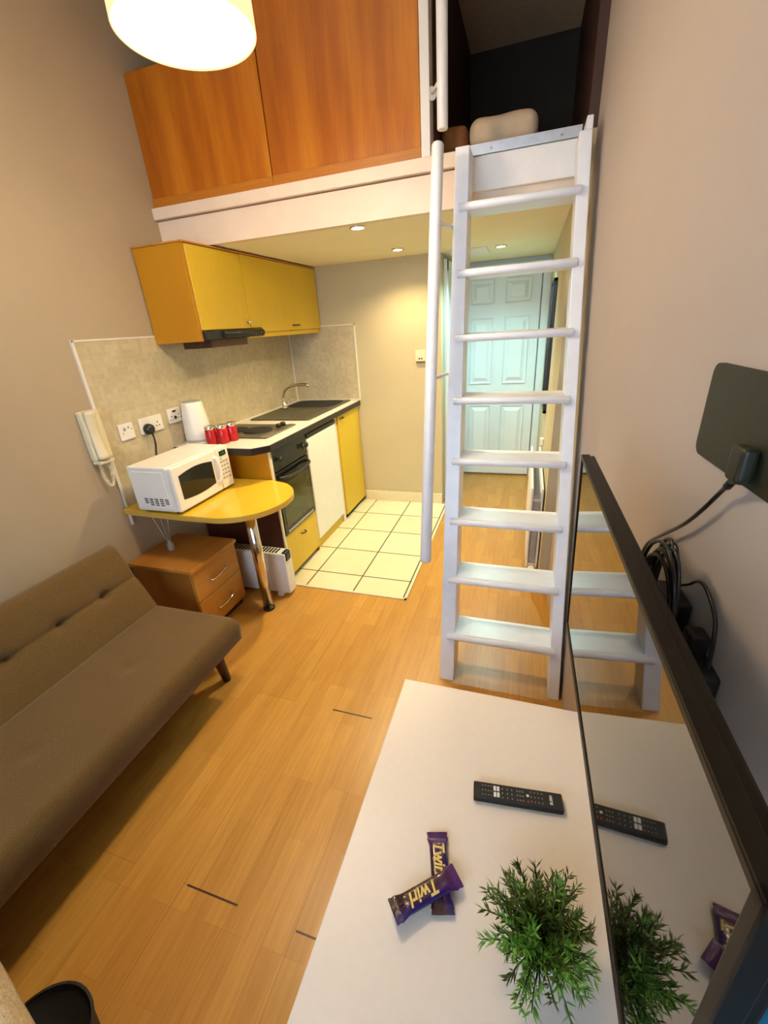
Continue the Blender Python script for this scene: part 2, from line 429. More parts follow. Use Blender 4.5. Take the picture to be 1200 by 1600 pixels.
# white side door on the left of the hall
bm = BM(); box(bm, (XH, YB+.16, .0), (XH+.012, YD-.06, 1.80), .002); d2 = struct('door_2', bm, 'door_white')
bm = BM(); box(bm, (XH, YB+.10, 0), (XH+.03, YB+.165, 1.875), .004); box(bm, (XH, YD-.08, 0), (XH+.03, YD-.025, 1.875), .004); box(bm, (XH, YB+.10, 1.80), (XH+.03, YD-.025, 1.875), .004)
struct('door_frame', bm, 'door_white', d2)
# ceiling hatch in the hall
bm = BM(); box(bm, (1.32, 3.10, ZC-.006), (1.60, 3.42, ZC+.002), .002); struct('trim_6', bm, 'white_matt')

# ------------------------------------------------------------------ loft: veneer panels, bed, nosing, upper rail
def loft_panel(x0, x1, z1, label):
    t = T('loft_screen', label, 'wood panel', (x0, YL, 2.097), 'orange veneer panels fencing the loft')
    bm = BM(); box(bm, (x0+.003, YL-.004, 2.139), (x1-.003, YL+.025, z1), .002); t.part('board', bm, 'panel')
    bm = BM(); box(bm, (x0+.001, YL-.008, 2.097), (x1-.001, YL+.025, 2.139), .002); t.part('bottom_rail', bm, 'panel_rail')
loft_panel(.0, .716, 2.63, 'shorter orange veneered wood panel of the loft, against the left wall')
loft_panel(.716, 1.431, 2.895, 'taller orange veneered wood panel of the loft, beside the white post')

t = T('stair_nosing', 'bright aluminium nosing strip along the loft edge at the ladder top', 'nosing strip', (1.63, YL-.03, 2.066))
bm = BM(); box(bm, (1.63, YL-.036, 2.067), (2.05, YL-.031, 2.098)); box(bm, (1.63, YL-.036, 2.097), (2.05, YL+.03, 2.102)); t.part('strip', bm, 'alu')
for x in (1.72, 1.98):
    bm = BM(); cyl(bm, (x, YL-.036, 2.082), (x, YL-.038, 2.082), .004, n=12); t.part('screw', bm, 'plastic_grey')

t = T('bed', 'low bed in the dark loft with beige duvet and brown blanket', 'bed', (1.65, 2.2, 2.10))
bm = BM(); box(bm, (1.49, 2.13, 2.10), (1.88, 3.05, 2.15), .02, 3, smooth=True); t.part('mattress', bm, 'sheet')
bm = BM(); box(bm, (1.60, 2.10, 2.15), (1.89, 3.04, 2.262), .045, 5, smooth=True)
bmesh.ops.subdivide_edges(bm, edges=[e for e in bm.edges if e.calc_length() > .1], cuts=8, use_grid_fill=True)
for v in bm.verts: v.co.z += (.002*math.sin(v.co.x*40+v.co.y*23)+.0015*math.sin(v.co.y*71))
t.part('duvet', bm, 'sheet', label='beige duvet')
bm = BM(); box(bm, (1.48, 2.09, 2.15), (1.597, 3.04, 2.245), .03, 4, smooth=True)
bmesh.ops.subdivide_edges(bm, edges=[e for e in bm.edges if e.calc_length() > .1], cuts=6, use_grid_fill=True)
for v in bm.verts: v.co.z += .0015*math.sin(v.co.x*90+v.co.y*37)
t.part('blanket', bm, 'blanket', label='brown blanket')

t = T('grab_rail', 'white vertical grab pole beside the loft opening, above the ladder', 'handrail', (1.542, 1.80, 2.14))
bm = BM(); lathe(bm, (1.542, 1.80, 2.14), [(.018, 0), (.021, .004), (.021, .75), (.018, .757)], 20); t.part('pole', bm, 'white')
bm = BM(); cyl(bm, (1.535, 1.815, 2.30), (1.474, 1.93, 2.30), .006, n=10); cyl(bm, (1.478, 1.92, 2.30), (1.472, 1.93, 2.30), .022, n=16); t.part('bracket', bm, 'white')

# ------------------------------------------------------------------ pendant lamp
LX, LY, LZ = 1.04, .99, 2.17
t = T('pendant_lamp', 'lit round drum pendant lamp hanging over the room, pale shade', 'lamp', (LX, LY, LZ))
bm = BM(); lathe(bm, (LX, LY, LZ), [(.170, 0), (.172, .002), (.168, .20), (.166, .20), (.168, .004), (.168, 0)], 64, caps=(False, False)); t.part('lamp_shade', bm, 'shade')
bm = BM(); lathe(bm, (LX, LY, LZ+.004), [(.0005, 0), (.1675, 0), (.1675, .003), (.0005, .003)], 64); t.part('diffuser', bm, 'diffuser', label='glowing white diffuser disc')
bm = BM(); cyl(bm, (LX, LY, LZ+.2), (LX, LY, ZT-.02), .004, n=8); t.part('flex', bm, 'plastic_white')
bm = BM(); lathe(bm, (LX, LY, ZT-.03), [(.03, 0), (.045, .01), (.045, .029)], 24); t.part('ceiling_rose', bm, 'plastic_white')

# downlights
def downlight(x, y, label):
    t = T('downlight', label, 'downlight', (x, y, ZC-.008), 'recessed downlights under the loft')
    bm = BM(); lathe(bm, (x, y, ZC-.008), [(.030, .0), (.036, .0), (.041, .004), (.041, .0075), (.030, .0075)], 32, caps=(False, False)); t.part('ring', bm, 'chrome')
    bm = BM(); lathe(bm, (x, y, ZC-.005), [(.0005, 0), (.0295, 0), (.0295, .004), (.0005, .004)], 24); t.part('lens', bm, 'spot_lens')
downlight(1.092, 2.0, 'lit round downlight nearest the loft edge over the kitchen')
downlight(1.073, 2.77, 'lit round downlight near the kitchen end wall')
downlight(1.692, 3.16, 'lit round downlight in the hall before the white door')

# ------------------------------------------------------------------ ladder
t = T('loft_ladder', 'white wooden ladder with eight treads leaning up to the loft', 'ladder', (1.87, 1.2, 0))
KL = .30
def lad_y(z): return 1.13+KL*z
def xl(z): return 1.695-.0213*z          # inner face, left rail
def xr(z): return 2.088-.027*z          # inner face, right rail
def rail(side):
    bm = BM(); z1 = 2.068 if side < 0 else 2.045
    for (z0, z2) in ((0, z1),):
        r = []
        for z in (z0, z2):
            y = lad_y(z)
            if side < 0: xa, xb = xl(z)-.062+.004*z, xl(z)
            else: xa, xb = xr(z), xr(z)+.043
            dy = .14
            r.append([Vector((xa, y+.012, z)), Vector((xb, y+.012, z)), Vector((xb, y+dy, z)), Vector((xa, y+dy, z))])
        ring_loft(bm, r, smooth=False)
    if side > 0:
        y = lad_y(z1); x = xr(z1)
        ring_loft(bm, [[Vector((x+.022, y+.012, z1)), Vector((x+.043, y+.012, z1)), Vector((x+.043, y+.14, z1)), Vector((x+.022, y+.14, z1))],
                       [Vector((x+.022, y+.03, z1+.045)), Vector((x+.043, y+.03, z1+.045)), Vector((x+.043, y+.14, z1+.045)), Vector((x+.022, y+.14, z1+.045))]], smooth=False)
    bmesh.ops.bevel(bm, geom=bm.edges[:], offset=.003, segments=2, affect='EDGES', profile=.5)
    return bm
t.part('rail', rail(-1), 'ladder_white'); t.part('rail', rail(1), 'ladder_white')
for z in (.216, .462, .704, .946, 1.181, 1.414, 1.646, 1.876):
    bm = BM(); y = lad_y(z)
    prof = [(y+.138, z), (y+.138, z-.028), (y+.012, z-.028)]+[(y-.0+.014-.014*math.sin(a), z-.014-.014*math.cos(a)) for a in [PI*i/8 for i in range(1, 8)]]+[(y+.012, z)]
    prism(bm, prof, 'x', xl(z)-.002, xr(z)+.002, 0)
    # bullnose runs across the faces of the rails
    tube(bm, [(xl(z)-.033, y+.002, z-.014), (xl(z)-.031, y+.002, z-.014), (xr(z)+.016, y+.002, z-.014), (xr(z)+.018, y+.002, z-.014)], [.012, .0145, .0145, .012], 14)
    t.part('tread', bm, 'ladder_white')

t = T('handrail', 'long white round handrail slanting along the left of the ladder', 'handrail', (1.569, 1.20, .567))
a = Vector((1.569, 1.200, .567)); b = Vector((1.552, 1.646, 2.053)); d = (b-a).normalized()
bm = BM(); tube(bm, [a, a+d*.006, b-d*.006, b], [.018, .0225, .0225, .018], 20); t.part('pole', bm, 'ladder_white')
for z in (1.80, 1.265):
    p = a+d*((z-a.z)/d.z); q = Vector((xl(z)-.060, lad_y(z)+.05, z+.005))
    bm = BM(); cyl(bm, p+Vector((.012, .006, 0)), q, .0065, n=10); cyl(bm, q-Vector((.003, 0, 0)), q, .014, n=14); t.part('bracket', bm, 'ladder_white')

# ------------------------------------------------------------------ wall cabinet and cooker hood
t = T('wall_cabinet', 'yellow laminate wall cabinet hung above the kitchen worktop', 'cabinet', (0.16, 2.4, 1.45))
Y0 = 1.686
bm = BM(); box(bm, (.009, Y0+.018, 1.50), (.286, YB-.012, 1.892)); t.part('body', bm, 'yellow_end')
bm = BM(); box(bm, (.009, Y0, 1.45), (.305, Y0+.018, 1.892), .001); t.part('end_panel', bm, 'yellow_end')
bm = BM(); box(bm, (.009, Y0-.006, 1.892), (.316, YB-.012, 1.899), .001); t.part('top_trim', bm, 'beech')
bm = BM(); box(bm, (.288, Y0+.020, 1.503), (.310, 2.138, 1.889), .002); dr = t.part('door', bm, 'yellow')
def knob_bm(c, dirx=1, r=.011):
    bm = BM(); s = bmesh.new(); lathe(s, (0, 0, 0), [(.004, 0), (.004, .012), (r, .016), (r, .024), (r*.6, .028)], 16)
    for v in s.verts: v.co = Vector((c[0]+v.co.z*dirx, c[1]+v.co.x, c[2]+v.co.y))
    return merge(bm, s)
t.part('knob', knob_bm((.309, 2.108, 1.535)), 'steel', dr)
# second door is notched round the end of the hood
bm = BM(); out = [(2.143, 1.889), (YB-.014, 1.889), (YB-.014, 1.478), (2.27, 1.478)]+[(2.245+.027*math.cos(a), 1.478+.027*math.sin(a)) for a in [i*PI/16 for i in range(1, 8)]]+[(2.235, 1.505), (2.143, 1.505)]
prism(bm, out, 'x', .288, .310); dr = t.part('door', bm, 'yellow')
def bar_handle(c, half, axis='y', proj=.022, r=.0045):
    bm = BM(); d = Vector((0, 1, 0)) if axis == 'y' else Vector((0, 0, 1)); c = Vector(c); px = Vector((proj, 0, 0))
    tube(bm, spline([c-d*half, c-d*half*.9+px*.6, c-d*half*.45+px, c+d*half*.45+px, c+d*half*.9+px*.6, c+d*half], 5), r, 8); return bm
t.part('handle', bar_handle((.309, 2.70, 1.508), .045), 'darkwood', dr)
bm = BM(); box(bm, (.27, 2.12, 1.447), (.298, YB-.014, 1.476), .001); t.part('pelmet', bm, 'yellow')

t = T('cooker_hood', 'black slim cooker hood under the yellow wall cabinet', 'cooker hood', (.17, 1.95, 1.44))
bm = BM(); box(bm, (.02, Y0+.02, 1.455), (.285, 2.235, 1.498), .002); t.part('housing', bm, 'black')
bm = BM(); box(bm, (.285, Y0+.018, 1.455), (.322, 2.0, 1.499), .006, 3); tube(bm, [(.318, Y0+.16, 1.477), (.318, 2.24, 1.477), (.318, 2.252, 1.477)], [.021, .021, .012], 20); t.part('visor', bm, 'black')
bm = BM(); box(bm, (.10, 1.78, 1.415), (.29, 2.11, 1.455), .002); t.part('filter_box', bm, 'darkwood', label='dark brown underside box')
bm = BM()
for y in (2.13, 2.16, 2.19): cyl(bm, (.337, y, 1.477), (.343, y, 1.477), .006, n=12)
t.part('button', bm, 'black_gloss')

# ------------------------------------------------------------------ base units and worktop
t = T('kitchen_worktop', 'cream kitchen worktop with black edging and a chamfered near corner', 'worktop', (.3, 2.4, .875))
YW = 1.615
def wt(o):
    return [(.010, YW-o), (.525+o*.4, YW-o), (.592+o, YW+.075-o*.4), (.592+o, YB-.017), (.010, YB-.017)]
bm = BM(); prism(bm, wt(0), 'z', .878, .907, .001); t.part('top', bm, 'cream' if 0 else 'table_white')
bm = BM()
p = wt(.0); q = wt(.006)
for (a0, a1), (b0, b1) in (((p[0], p[1]), (q[0], q[1])), ((p[1], p[2]), (q[1], q[2])), ((p[2], p[3]), (q[2], q[3]))):
    prism(bm, [a0, a1, b1, b0], 'z', .868, .904)
t.part('edging', bm, 'black')

t = T('oven_housing_unit', 'yellow base unit with built-in oven and a low drawer', 'cabinet', (.3, 1.92, 0))
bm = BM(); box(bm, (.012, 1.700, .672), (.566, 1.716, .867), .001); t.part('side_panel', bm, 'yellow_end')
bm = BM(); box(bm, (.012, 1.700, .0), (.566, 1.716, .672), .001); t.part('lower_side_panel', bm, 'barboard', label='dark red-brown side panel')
bm = BM(); box(bm, (.567, 1.699, .012), (.577, 1.7165, .866)); t.part('edge_strip', bm, 'cream', label='pale front edge strip')
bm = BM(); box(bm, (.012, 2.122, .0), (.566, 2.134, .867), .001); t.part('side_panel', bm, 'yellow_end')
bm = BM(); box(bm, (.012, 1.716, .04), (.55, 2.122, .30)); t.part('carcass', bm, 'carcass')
bm = BM(); box(bm, (.552, 1.7175, .045), (.574, 2.132, .318), .002); dr = t.part('drawer', bm, 'yellow')
t.part('handle', bar_handle((.573, 1.925, .255), .022), 'darkwood', dr)

t = T('built_in_oven', 'black built-in electric oven with glass door below the hob', 'oven', (.3, 1.92, .32))
bm = BM(); box(bm, (.06, 1.722, .322), (.556, 2.118, .862)); t.part('body', bm, 'black')
bm = BM(); box(bm, (.557, 1.718, .735), (.582, 2.121, .864), .003); cp = t.part('control_panel', bm, 'oven_black')
for y in (1.77, 2.045, 2.09): t.part('knob', knob_bm((.581, y, .80), 1, .016), 'black', cp)
bm = BM(); box(bm, (.557, 1.718, .325), (.584, 2.121, .728), .004); dr = t.part('door', bm, 'black_gloss')
bm = BM(); box(bm, (.5842, 1.745, .375), (.5856, 2.095, .640), .001); t.part('glass_window', bm, 'glass_oven', dr)
bm = BM(); tube(bm, spline([(.584, 1.745, .695), (.612, 1.77, .690), (.622, 1.92, .683), (.612, 2.07, .690), (.584, 2.095, .695)], 6), .010, 12); t.part('handle', bm, 'black', dr)
bm = BM(); box(bm, (.5842, 1.75, .335), (.5852, 2.09, .350)); t.part('vent_slot', bm, 'plastic_grey', dr)

t = T('fridge', 'white undercounter fridge between the oven and the yellow cupboard', 'fridge', (.3, 2.36, 0))
bm = BM(); box(bm, (.06, 2.142, .05), (.535, 2.60, .858), .003); t.part('body', bm, 'white_matt')
bm = BM(); box(bm, (.538, 2.140, .088), (.578, 2.602, .822), .008, 3); t.part('door', bm, 'plastic_white')
bm = BM(); box(bm, (.54, 2.140, .828), (.582, 2.602, .852), .004); t.part('handle_strip', bm, 'black', label='dark grip strip on top')
bm = BM(); box(bm, (.5, 2.142, .003), (.553, 2.60, .083), .001); t.part('plinth', bm, 'yellow')

t = T('base_cupboard', 'tall-fronted yellow base cupboard under the sink by the end wall', 'cabinet', (.3, 2.9, 0))
bm = BM(); box(bm, (.012, 2.655, .006), (.553, YB-.016, .62)); box(bm, (.535, 2.655, .006), (.553, YB-.016, .867)); t.part('body', bm, 'yellow')
bm = BM(); box(bm, (.555, 2.665, .045), (.576, YB-.018, .866), .002); dr = t.part('door', bm, 'yellow')
t.part('handle', bar_handle((.575, 2.72, .838), .024), 'darkwood', dr)
bm = BM(); box(bm, (.50, 2.607, .006), (.565, 2.652, .867), .001); t.part('filler_strip', bm, 'trim')

# hob
t = T('electric_hob', 'dark two-ring hob with black knobs set into the worktop', 'hob', (.28, 1.98, .905))
bm = BM(); box(bm, (.06, 1.812, .9075), (.50, 2.165, .9145), .003); t.part('plate', bm, 'sinkdark')
bm = BM(); box(bm, (.455, 1.814, .9145), (.503, 2.163, .9175), .001); t.part('front_trim', bm, 'steel', label='steel strip along the front')
for x, y, r in ((.17, 1.985, .075), (.33, 1.985, .09)):
    bm = BM(); lathe(bm, (x, y, .9146), [(.0005, 0), (r, 0), (r, .006), (r*.85, .009), (.0005, .009)], 32); t.part('hot_plate', bm, 'black_matt')
for y in (2.08, 2.135):
    bm = BM(); lathe(bm, (.425, y, .9146), [(.017, 0), (.017, .016), (.013, .022)], 20); t.part('knob', bm, 'black')

# sink
t = T('sink', 'dark inset sink with drainer and bowl at the far worktop end', 'sink', (.3, 2.7, .905))
bm = BM()
o0 = (.055, 2.30, .525, 3.085)
def rr(x0, y0, x1, y1, r, z, n=6):
    out = []
    for cx, cy, a0 in ((x1-r, y1-r, 0), (x0+r, y1-r, PI/2), (x0+r, y0+r, PI), (x1-r, y0+r, 1.5*PI)):
        for i in range(n+1): out.append(Vector((cx+r*math.cos(a0+i*PI/2/n), cy+r*math.sin(a0+i*PI/2/n), z)))
    return out
ring_loft(bm, [rr(*o0, .02, .9075), rr(*o0, .02, .914), rr(.062, 2.307, .518, 3.078, .02, .9155), rr(.075, 2.325, .505, 2.70, .03, .9155)], caps=(True, False))
# drainer dish
ring_loft(bm, [rr(.075, 2.325, .505, 2.70, .03, .9155), rr(.085, 2.335, .495, 2.69, .03, .9115)], caps=(False, True))
t.part('drainer', bm, 'sinkdark')
bm = BM(); ring_loft(bm, [rr(.085, 2.735, .495, 3.055, .09, .9162), rr(.09, 2.74, .49, 3.05, .088, .9172), rr(.10, 2.75, .48, 3.04, .08, .9160)], caps=(True, False)); 
ring_loft(bm, [rr(.10, 2.75, .48, 3.04, .08, .9160), rr(.11, 2.76, .47, 3.03, .075, .9163)], caps=(False, True)); t.part('bowl', bm, 'black_matt')
bm = BM()
for i in range(7): box(bm, (.13+i*.05, 2.36, .9115), (.137+i*.05, 2.66, .9135), .001)
t.part('drainer_ribs', bm, 'sinkdark')

t = T('mixer_tap', 'curved steel mixer tap standing behind the dark sink', 'tap', (.105, 2.715, .915))
bm = BM(); lathe(bm, (.105, 2.715, .9157), [(.024, 0), (.024, .008), (.017, .012), (.016, .05), (.012, .056)], 24); t.part('body', bm, 'chrome')
bm = BM(); tube(bm, spline([(.105, 2.715, .965), (.105, 2.715, 1.005), (.125, 2.715, 1.050), (.18, 2.715, 1.083), (.25, 2.715, 1.092), (.335, 2.715, 1.090)], 6), .0105, 14); tube(bm, [(.328, 2.715, 1.09), (.338, 2.715, 1.078)], .0115, 12); t.part('spout', bm, 'chrome')
bm = BM(); tube(bm, [(.115, 2.722, .955), (.145, 2.745, .967), (.165, 2.76, .972)], [.008, .0055, .006], 10); t.part('lever', bm, 'chrome')

# ------------------------------------------------------------------ breakfast bar
ZD = .70
t = T('breakfast_bar', 'yellow round-ended breakfast bar on one chrome leg', 'table', (.4, 1.45, 0))
pts = [(.012, 1.185), (.40, 1.170)]
cx, cy, r = .555, 1.43, .258
for i in range(25):
    a = -PI/2+i*(PI*.86)/24
    pts.append((cx+r*math.cos(a)*1.0, cy+r*math.sin(a)))
pts += [(.57, 1.692), (.012, 1.692)]
bm = BM(); prism(bm, pts, 'z', ZD-.028, ZD); tp = t.part('tabletop', bm, 'yellow_top')
bm = BM()
for i in range(len(pts)-2):
    (x0, y0), (x1, y1) = pts[i], pts[i+1]
    dx, dy = x1-x0, y1-y0; L = math.hypot(dx, dy)
    nx, ny = dy/L*.0015, -dx/L*.0015
    prism(bm, [(x0, y0), (x1, y1), (x1+nx, y1+ny), (x0+nx, y0+ny)], 'z', ZD-.027, ZD-.002)
t.part('edge_band', bm, 'yellow_edge', tp)
bm = BM(); cyl(bm, (.573, 1.43, .012), (.573, 1.43, ZD-.035), .030, n=32); t.part('leg', bm, 'chrome', label='chrome leg')
bm = BM(); lathe(bm, (.573, 1.43, 0), [(.034, 0), (.034, .012), (.031, .014)], 32); t.part('foot', bm, 'black')
bm = BM(); lathe(bm, (.573, 1.43, ZD-.037), [(.032, 0), (.05, .003), (.05, .009)], 32); t.part('leg_flange', bm, 'chrome')

# ------------------------------------------------------------------ microwave
mx0, mx1, my0, my1, mz0, mz1 = .135, .398, 1.172, 1.588, .712, .935
t = T('microwave', 'white microwave oven with dark window on the yellow breakfast bar', 'microwave', (.27, 1.38, ZD))
bm = BM(); box(bm, (mx0, my0, mz0), (mx1-.03, my1, mz1), .006, 3); t.part('body', bm, 'plastic_white')
bm = BM(); box(bm, (mx1-.029, my0-.001, mz0+.001), (mx1, my1-.098, mz1-.001), .008, 3); dr = t.part('door', bm, 'plastic_white')
bm = BM()
yy0, yy1 = my0+.035, my1-.145
outl = []
n = 10
for i in range(n+1):
    u = i/n; outl.append((yy0+(yy1-yy0)*u, .768-.010*math.sin(PI*u)))
for i in range(n+1):
    u = 1-i/n; outl.append((yy0+(yy1-yy0)*u, .885+.014*math.sin(PI*u)))
prism(bm, outl, 'x', mx1-.002, mx1+.0015); t.part('window', bm, 'black_gloss', dr)
bm = BM(); tube(bm, spline([(mx1-.004, my1-.120, .765), (mx1+.012, my1-.117, .775), (mx1+.017, my1-.110, .83), (mx1+.012, my1-.117, .885), (mx1-.004, my1-.120, .896)], 5), .009, 10); t.part('handle', bm, 'plastic_white', dr)
bm = BM(); box(bm, (mx1-.029, my1-.096, mz0+.001), (mx1-.002, my1-.001, mz1-.001), .006, 3); cp = t.part('control_panel', bm, 'plastic_white')
bm = BM(); box(bm, (mx1-.003, my1-.075, .890), (mx1+.0005, my1-.025, .915)); t.part('display', bm, 'oven_black', cp)
bm = text_bm('0:00', .018, .0003); bmesh.ops.transform(bm, matrix=Matrix.Translation((mx1+.001, my1-.05, .902)) @ Matrix(((0, 0, 1, 0), (1, 0, 0, 0), (0, 1, 0, 0), (0, 0, 0, 1))), verts=bm.verts); t.part('display_digits', bm, 'display', cp)
bm = BM(); cyl(bm, (mx1-.003, my1-.070, .876), (mx1+.001, my1-.070, .876), .005, n=12)
for r_ in range(5):
    for c_ in range(3):
        y = my1-.073+c_*.023; z = .858-r_*.022
        box(bm, (mx1-.003, y-.007, z-.005), (mx1+.0008, y+.007, z+.005), .001)
t.part('button_pad', bm, 'plastic_grey', cp)
bm = BM(); box(bm, (mx0+.03, my0-.003, mz0+.02), (mx1-.055, my0+.001, mz1-.022), .002)
sp_ = t.part('side_relief', bm, 'plastic_white')
bm = BM()
for c_ in range(5):
    for r_ in range(4 if 0 < c_ < 4 else 3):
        x = mx0+.06+c_*.031; z = mz0+.062-r_*.010
        box(bm, (x, my0-.0036, z), (x+.022, my0-.0028, z+.0055))
t.part('vent_slots', bm, 'black_matt')
for x in (mx0+.03, mx1-.05):
    for y in (my0+.03, my1-.03):
        bm = BM(); cyl(bm, (x, y, ZD+.0005), (x, y, mz0+.001), .012, n=14); t.part('foot', bm, 'black')

# ------------------------------------------------------------------ kettle and canisters
kx, ky, kz = .108, 1.724, .9075
t = T('kettle', 'white cordless jug kettle on its base beside red canisters', 'kettle', (kx, ky, kz))
bm = BM(); lathe(bm, (kx, ky, kz), [(.082, 0), (.084, .006), (.082, .014), (.070, .018)], 40); t.part('base', bm, 'plastic_white')
bm = BM(); lathe(bm, (kx, ky, kz+.0145), [(.0825, 0), (.0825, .004), (.072, .006)], 40, caps=(False, False)); t.part('chrome_ring', bm, 'plastic_grey')
bm = BM(); s = bmesh.new(); lathe(s, (kx, ky, kz+.019), [(.071, 0), (.074, .01), (.074, .05), (.066, .14), (.058, .2), (.056, .214), (.05, .214)], 40)
sd = Vector((.30, -.95, 0)).normalized()
for v in s.verts:
    h = (v.co.z-kz-.019)/.214; rad = Vector((v.co.x-kx, v.co.y-ky, 0)); L = rad.length
    if L > 1e-4 and h > .55:
        k = max(0, rad.normalized().dot(sd)); v.co += sd*.020*(h-.55)/.45*k**14
merge(bm, s); t.part('jug', bm, 'plastic_white')
bm = BM(); lathe(bm, (kx, ky, kz+.233), [(.0005, .009), (.03, .008), (.05, .004), (.052, 0), (.0005, 0)], 32); t.part('lid', bm, 'plastic_grey', label='grey lid')
bm = BM(); bd = -sd
tube(bm, spline([Vector((kx, ky, kz+.215))+bd*.055, Vector((kx, ky, kz+.21))+bd*.10, Vector((kx, ky, kz+.14))+bd*.112, Vector((kx, ky, kz+.06))+bd*.085, Vector((kx, ky, kz+.045))+bd*.068], 6), .011, 10)
for v in bm.verts: v.co.x = max(v.co.x, .012)
t.part('handle', bm, 'plastic_white')

def canister(x, y, label):
    z = .9075
    t = T('canister', label, 'canister', (x, y, z), 'red storage canisters by the kettle')
    bm = BM(); lathe(bm, (x, y, z), [(.029, 0), (.0308, .003), (.0308, .082), (.028, .086)], 32); t.part('body', bm, 'red')
    bm = BM(); lathe(bm, (x, y, z+.0865), [(.0292, 0), (.0306, .003), (.0306, .018), (.028, .021), (.0005, .021)], 32); t.part('lid', bm, 'chrome', label='polished steel lid')
canister(.232, 1.678, 'red canister with steel lid closest to the kettle')
canister(.284, 1.713, 'middle of the three red steel-lidded canisters')
canister(.302, 1.773, 'red canister with steel lid nearest the hob')

# ------------------------------------------------------------------ wall sockets, plug, intercom
def socket_holes(bm, y, z, s=1):
    for dy, dz, a, b_ in ((0, .012, .0035, .006), (-.010, -.006, .005, .0035), (.010, -.006, .005, .0035)):
        box(bm, (.0175, y+dy-a/1.3, z+dz-b_/1.3), (.0184, y+dy+a/1.3, z+dz+b_/1.3))
def wall_socket(y0, y1, z0, z1, label, kind):
    t = T('wall_socket', label, 'socket', (.009, (y0+y1)/2, z0), 'cream wall sockets on the splashback')
    bm = BM(); box(bm, (.0085, y0, z0), (.018, y1, z1), .003); t.part('plate', bm, 'plastic_white')
    zc = (z0+z1)/2; bm = BM(); bs = BM()
    if kind == 'double':
        socket_holes(bm, y0+.115, zc-.008); bh = BM(); socket_holes(bh, y0+.040, zc-.008); t.part('socket_holes', bh, 'black_matt')
        for y in (y0+.062, y0+.092): box(bs, (.0178, y-.006, zc+.014), (.0205, y+.006, zc+.028), .001)
        t.part('socket_holes', bm, 'black_matt'); t.part('rocker_switch', bs, 'plastic_white')
    elif kind == 'spur':
        box(bm, (.0178, y0+.035, zc+.018), (.0195, y0+.060, zc+.028)); cyl(bm, (.0178, y0+.048, zc-.012), (.0195, y0+.048, zc-.012), .010, n=16)
        socket_holes(bm, y0+.022, zc-.016); socket_holes(bm, y0+.078, zc-.010)
        t.part('switch_and_fuse', bm, 'darkwood')
    else:
        cyl(bm, (.0178, y0+.030, zc+.012), (.0195, y0+.030, zc+.012), .009, n=16); cyl(bm, (.0178, y0+.055, zc+.018), (.0195, y0+.055, zc+.018), .006, n=16)
        for y, z in ((y0+.018, zc-.006), (y0+.072, zc+.008)): cyl(bm, (.0178, y, z), (.0186, y, z), .004, n=10)
        t.part('aerial_ports', bm, 'plastic_grey')
    bm = BM(); box(bm, (.0085, y0+.002, z0-.004), (.0165, y1-.002, z0+.001)); t.part('back_box', bm, 'plastic_grey')
wall_socket(1.297, 1.382, 1.022, 1.102, 'square cream aerial socket plate next to the intercom', 'aerial')
wall_socket(1.424, 1.576, 1.022, 1.104, 'double cream power socket holding the black plug', 'double')
wall_socket(1.625, 1.722, 1.035, 1.115, 'cream fused switch socket just beside the kettle', 'spur')
t = T('power_plug', 'black round plug with black flex hanging behind the microwave', 'plug', (.02, 1.462, 1.03))
bm = BM(); s = bmesh.new(); lathe(s, (0, 0, 0), [(.027, 0), (.029, .006), (.025, .026), (.016, .034), (.0005, .035)], 24)
for v in s.verts: v.co = Vector((.0188+v.co.z, 1.462+v.co.x, 1.045+v.co.y))
merge(bm, s); t.part('plug_body', bm, 'black')
bm = BM(); tube(bm, spline([(.038, 1.464, 1.035), (.042, 1.466, 1.0), (.044, 1.462, .96), (.05, 1.445, .92), (.07, 1.42, .87), (.09, 1.40, .80)], 6), .005, 8); t.part('flex', bm, 'black')

t = T('intercom_phone', 'cream door intercom phone hung on the left wall', 'intercom phone', (.03, 1.16, .97))
bm = BM(); box(bm, (.001, 1.118, .972), (.036, 1.212, 1.20), .008, 3); t.part('base', bm, 'cream')
bm = BM(); sec = []
for i in range(13):
    u = i/12; z = .978+.222*u; d_ = .052+.018*(2*u-1)**2; w_ = .028-.004*math.sin(PI*u)
    cxx = .038+(d_-.036)/2
    sec.append([Vector((.030+(d_-.030)*(.5+.5*math.cos(a))*1.0, 1.152+w_*math.sin(a), z)) for a in [2*PI*k/20 for k in range(20)]])
ring_loft(bm, sec); t.part('handset', bm, 'cream')
bm = BM(); box(bm, (.005, 1.12, .956), (.058, 1.195, .972), .004); t.part('cradle', bm, 'cream')
bm = BM(); pts = []
for k, (yo, zl) in enumerate(((0, .85), (.02, .86))):
    pass
path = spline([(.03, 1.135, .958), (.034, 1.130, .90), (.03, 1.150, .845), (.03, 1.168, .848), (.03, 1.178, .90), (.03, 1.172, .958)], 40)
cp_ = []
for i, p in enumerate(path): cp_.append(p+Vector((.006*math.cos(i*1.1), .006*math.sin(i*1.1), 0)))
tube(bm, cp_, .0032, 6); t.part('coiled_cord', bm, 'cream')
bm = BM(); tube(bm, [(.012, 1.20, .97), (.012, 1.207, .80), (.012, 1.212, .70)], .0045, 6); t.part('wire_cover', bm, 'plastic_white')

t = T('wall_socket', 'small cream socket plate alone on the kitchen end wall', 'socket', (1.125, YB, 1.19))
bm = BM(); box(bm, (1.085, YB-.012, 1.192), (1.165, YB, 1.275), .003); t.part('plate', bm, 'cream')
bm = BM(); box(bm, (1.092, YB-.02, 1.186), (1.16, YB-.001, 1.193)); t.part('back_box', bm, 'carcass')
for x in (1.110, 1.129):
    bm = BM(); box(bm, (x, YB-.0145, 1.208), (x+.011, YB-.0115, 1.218)); t.part('switch_key', bm, 'black_matt')

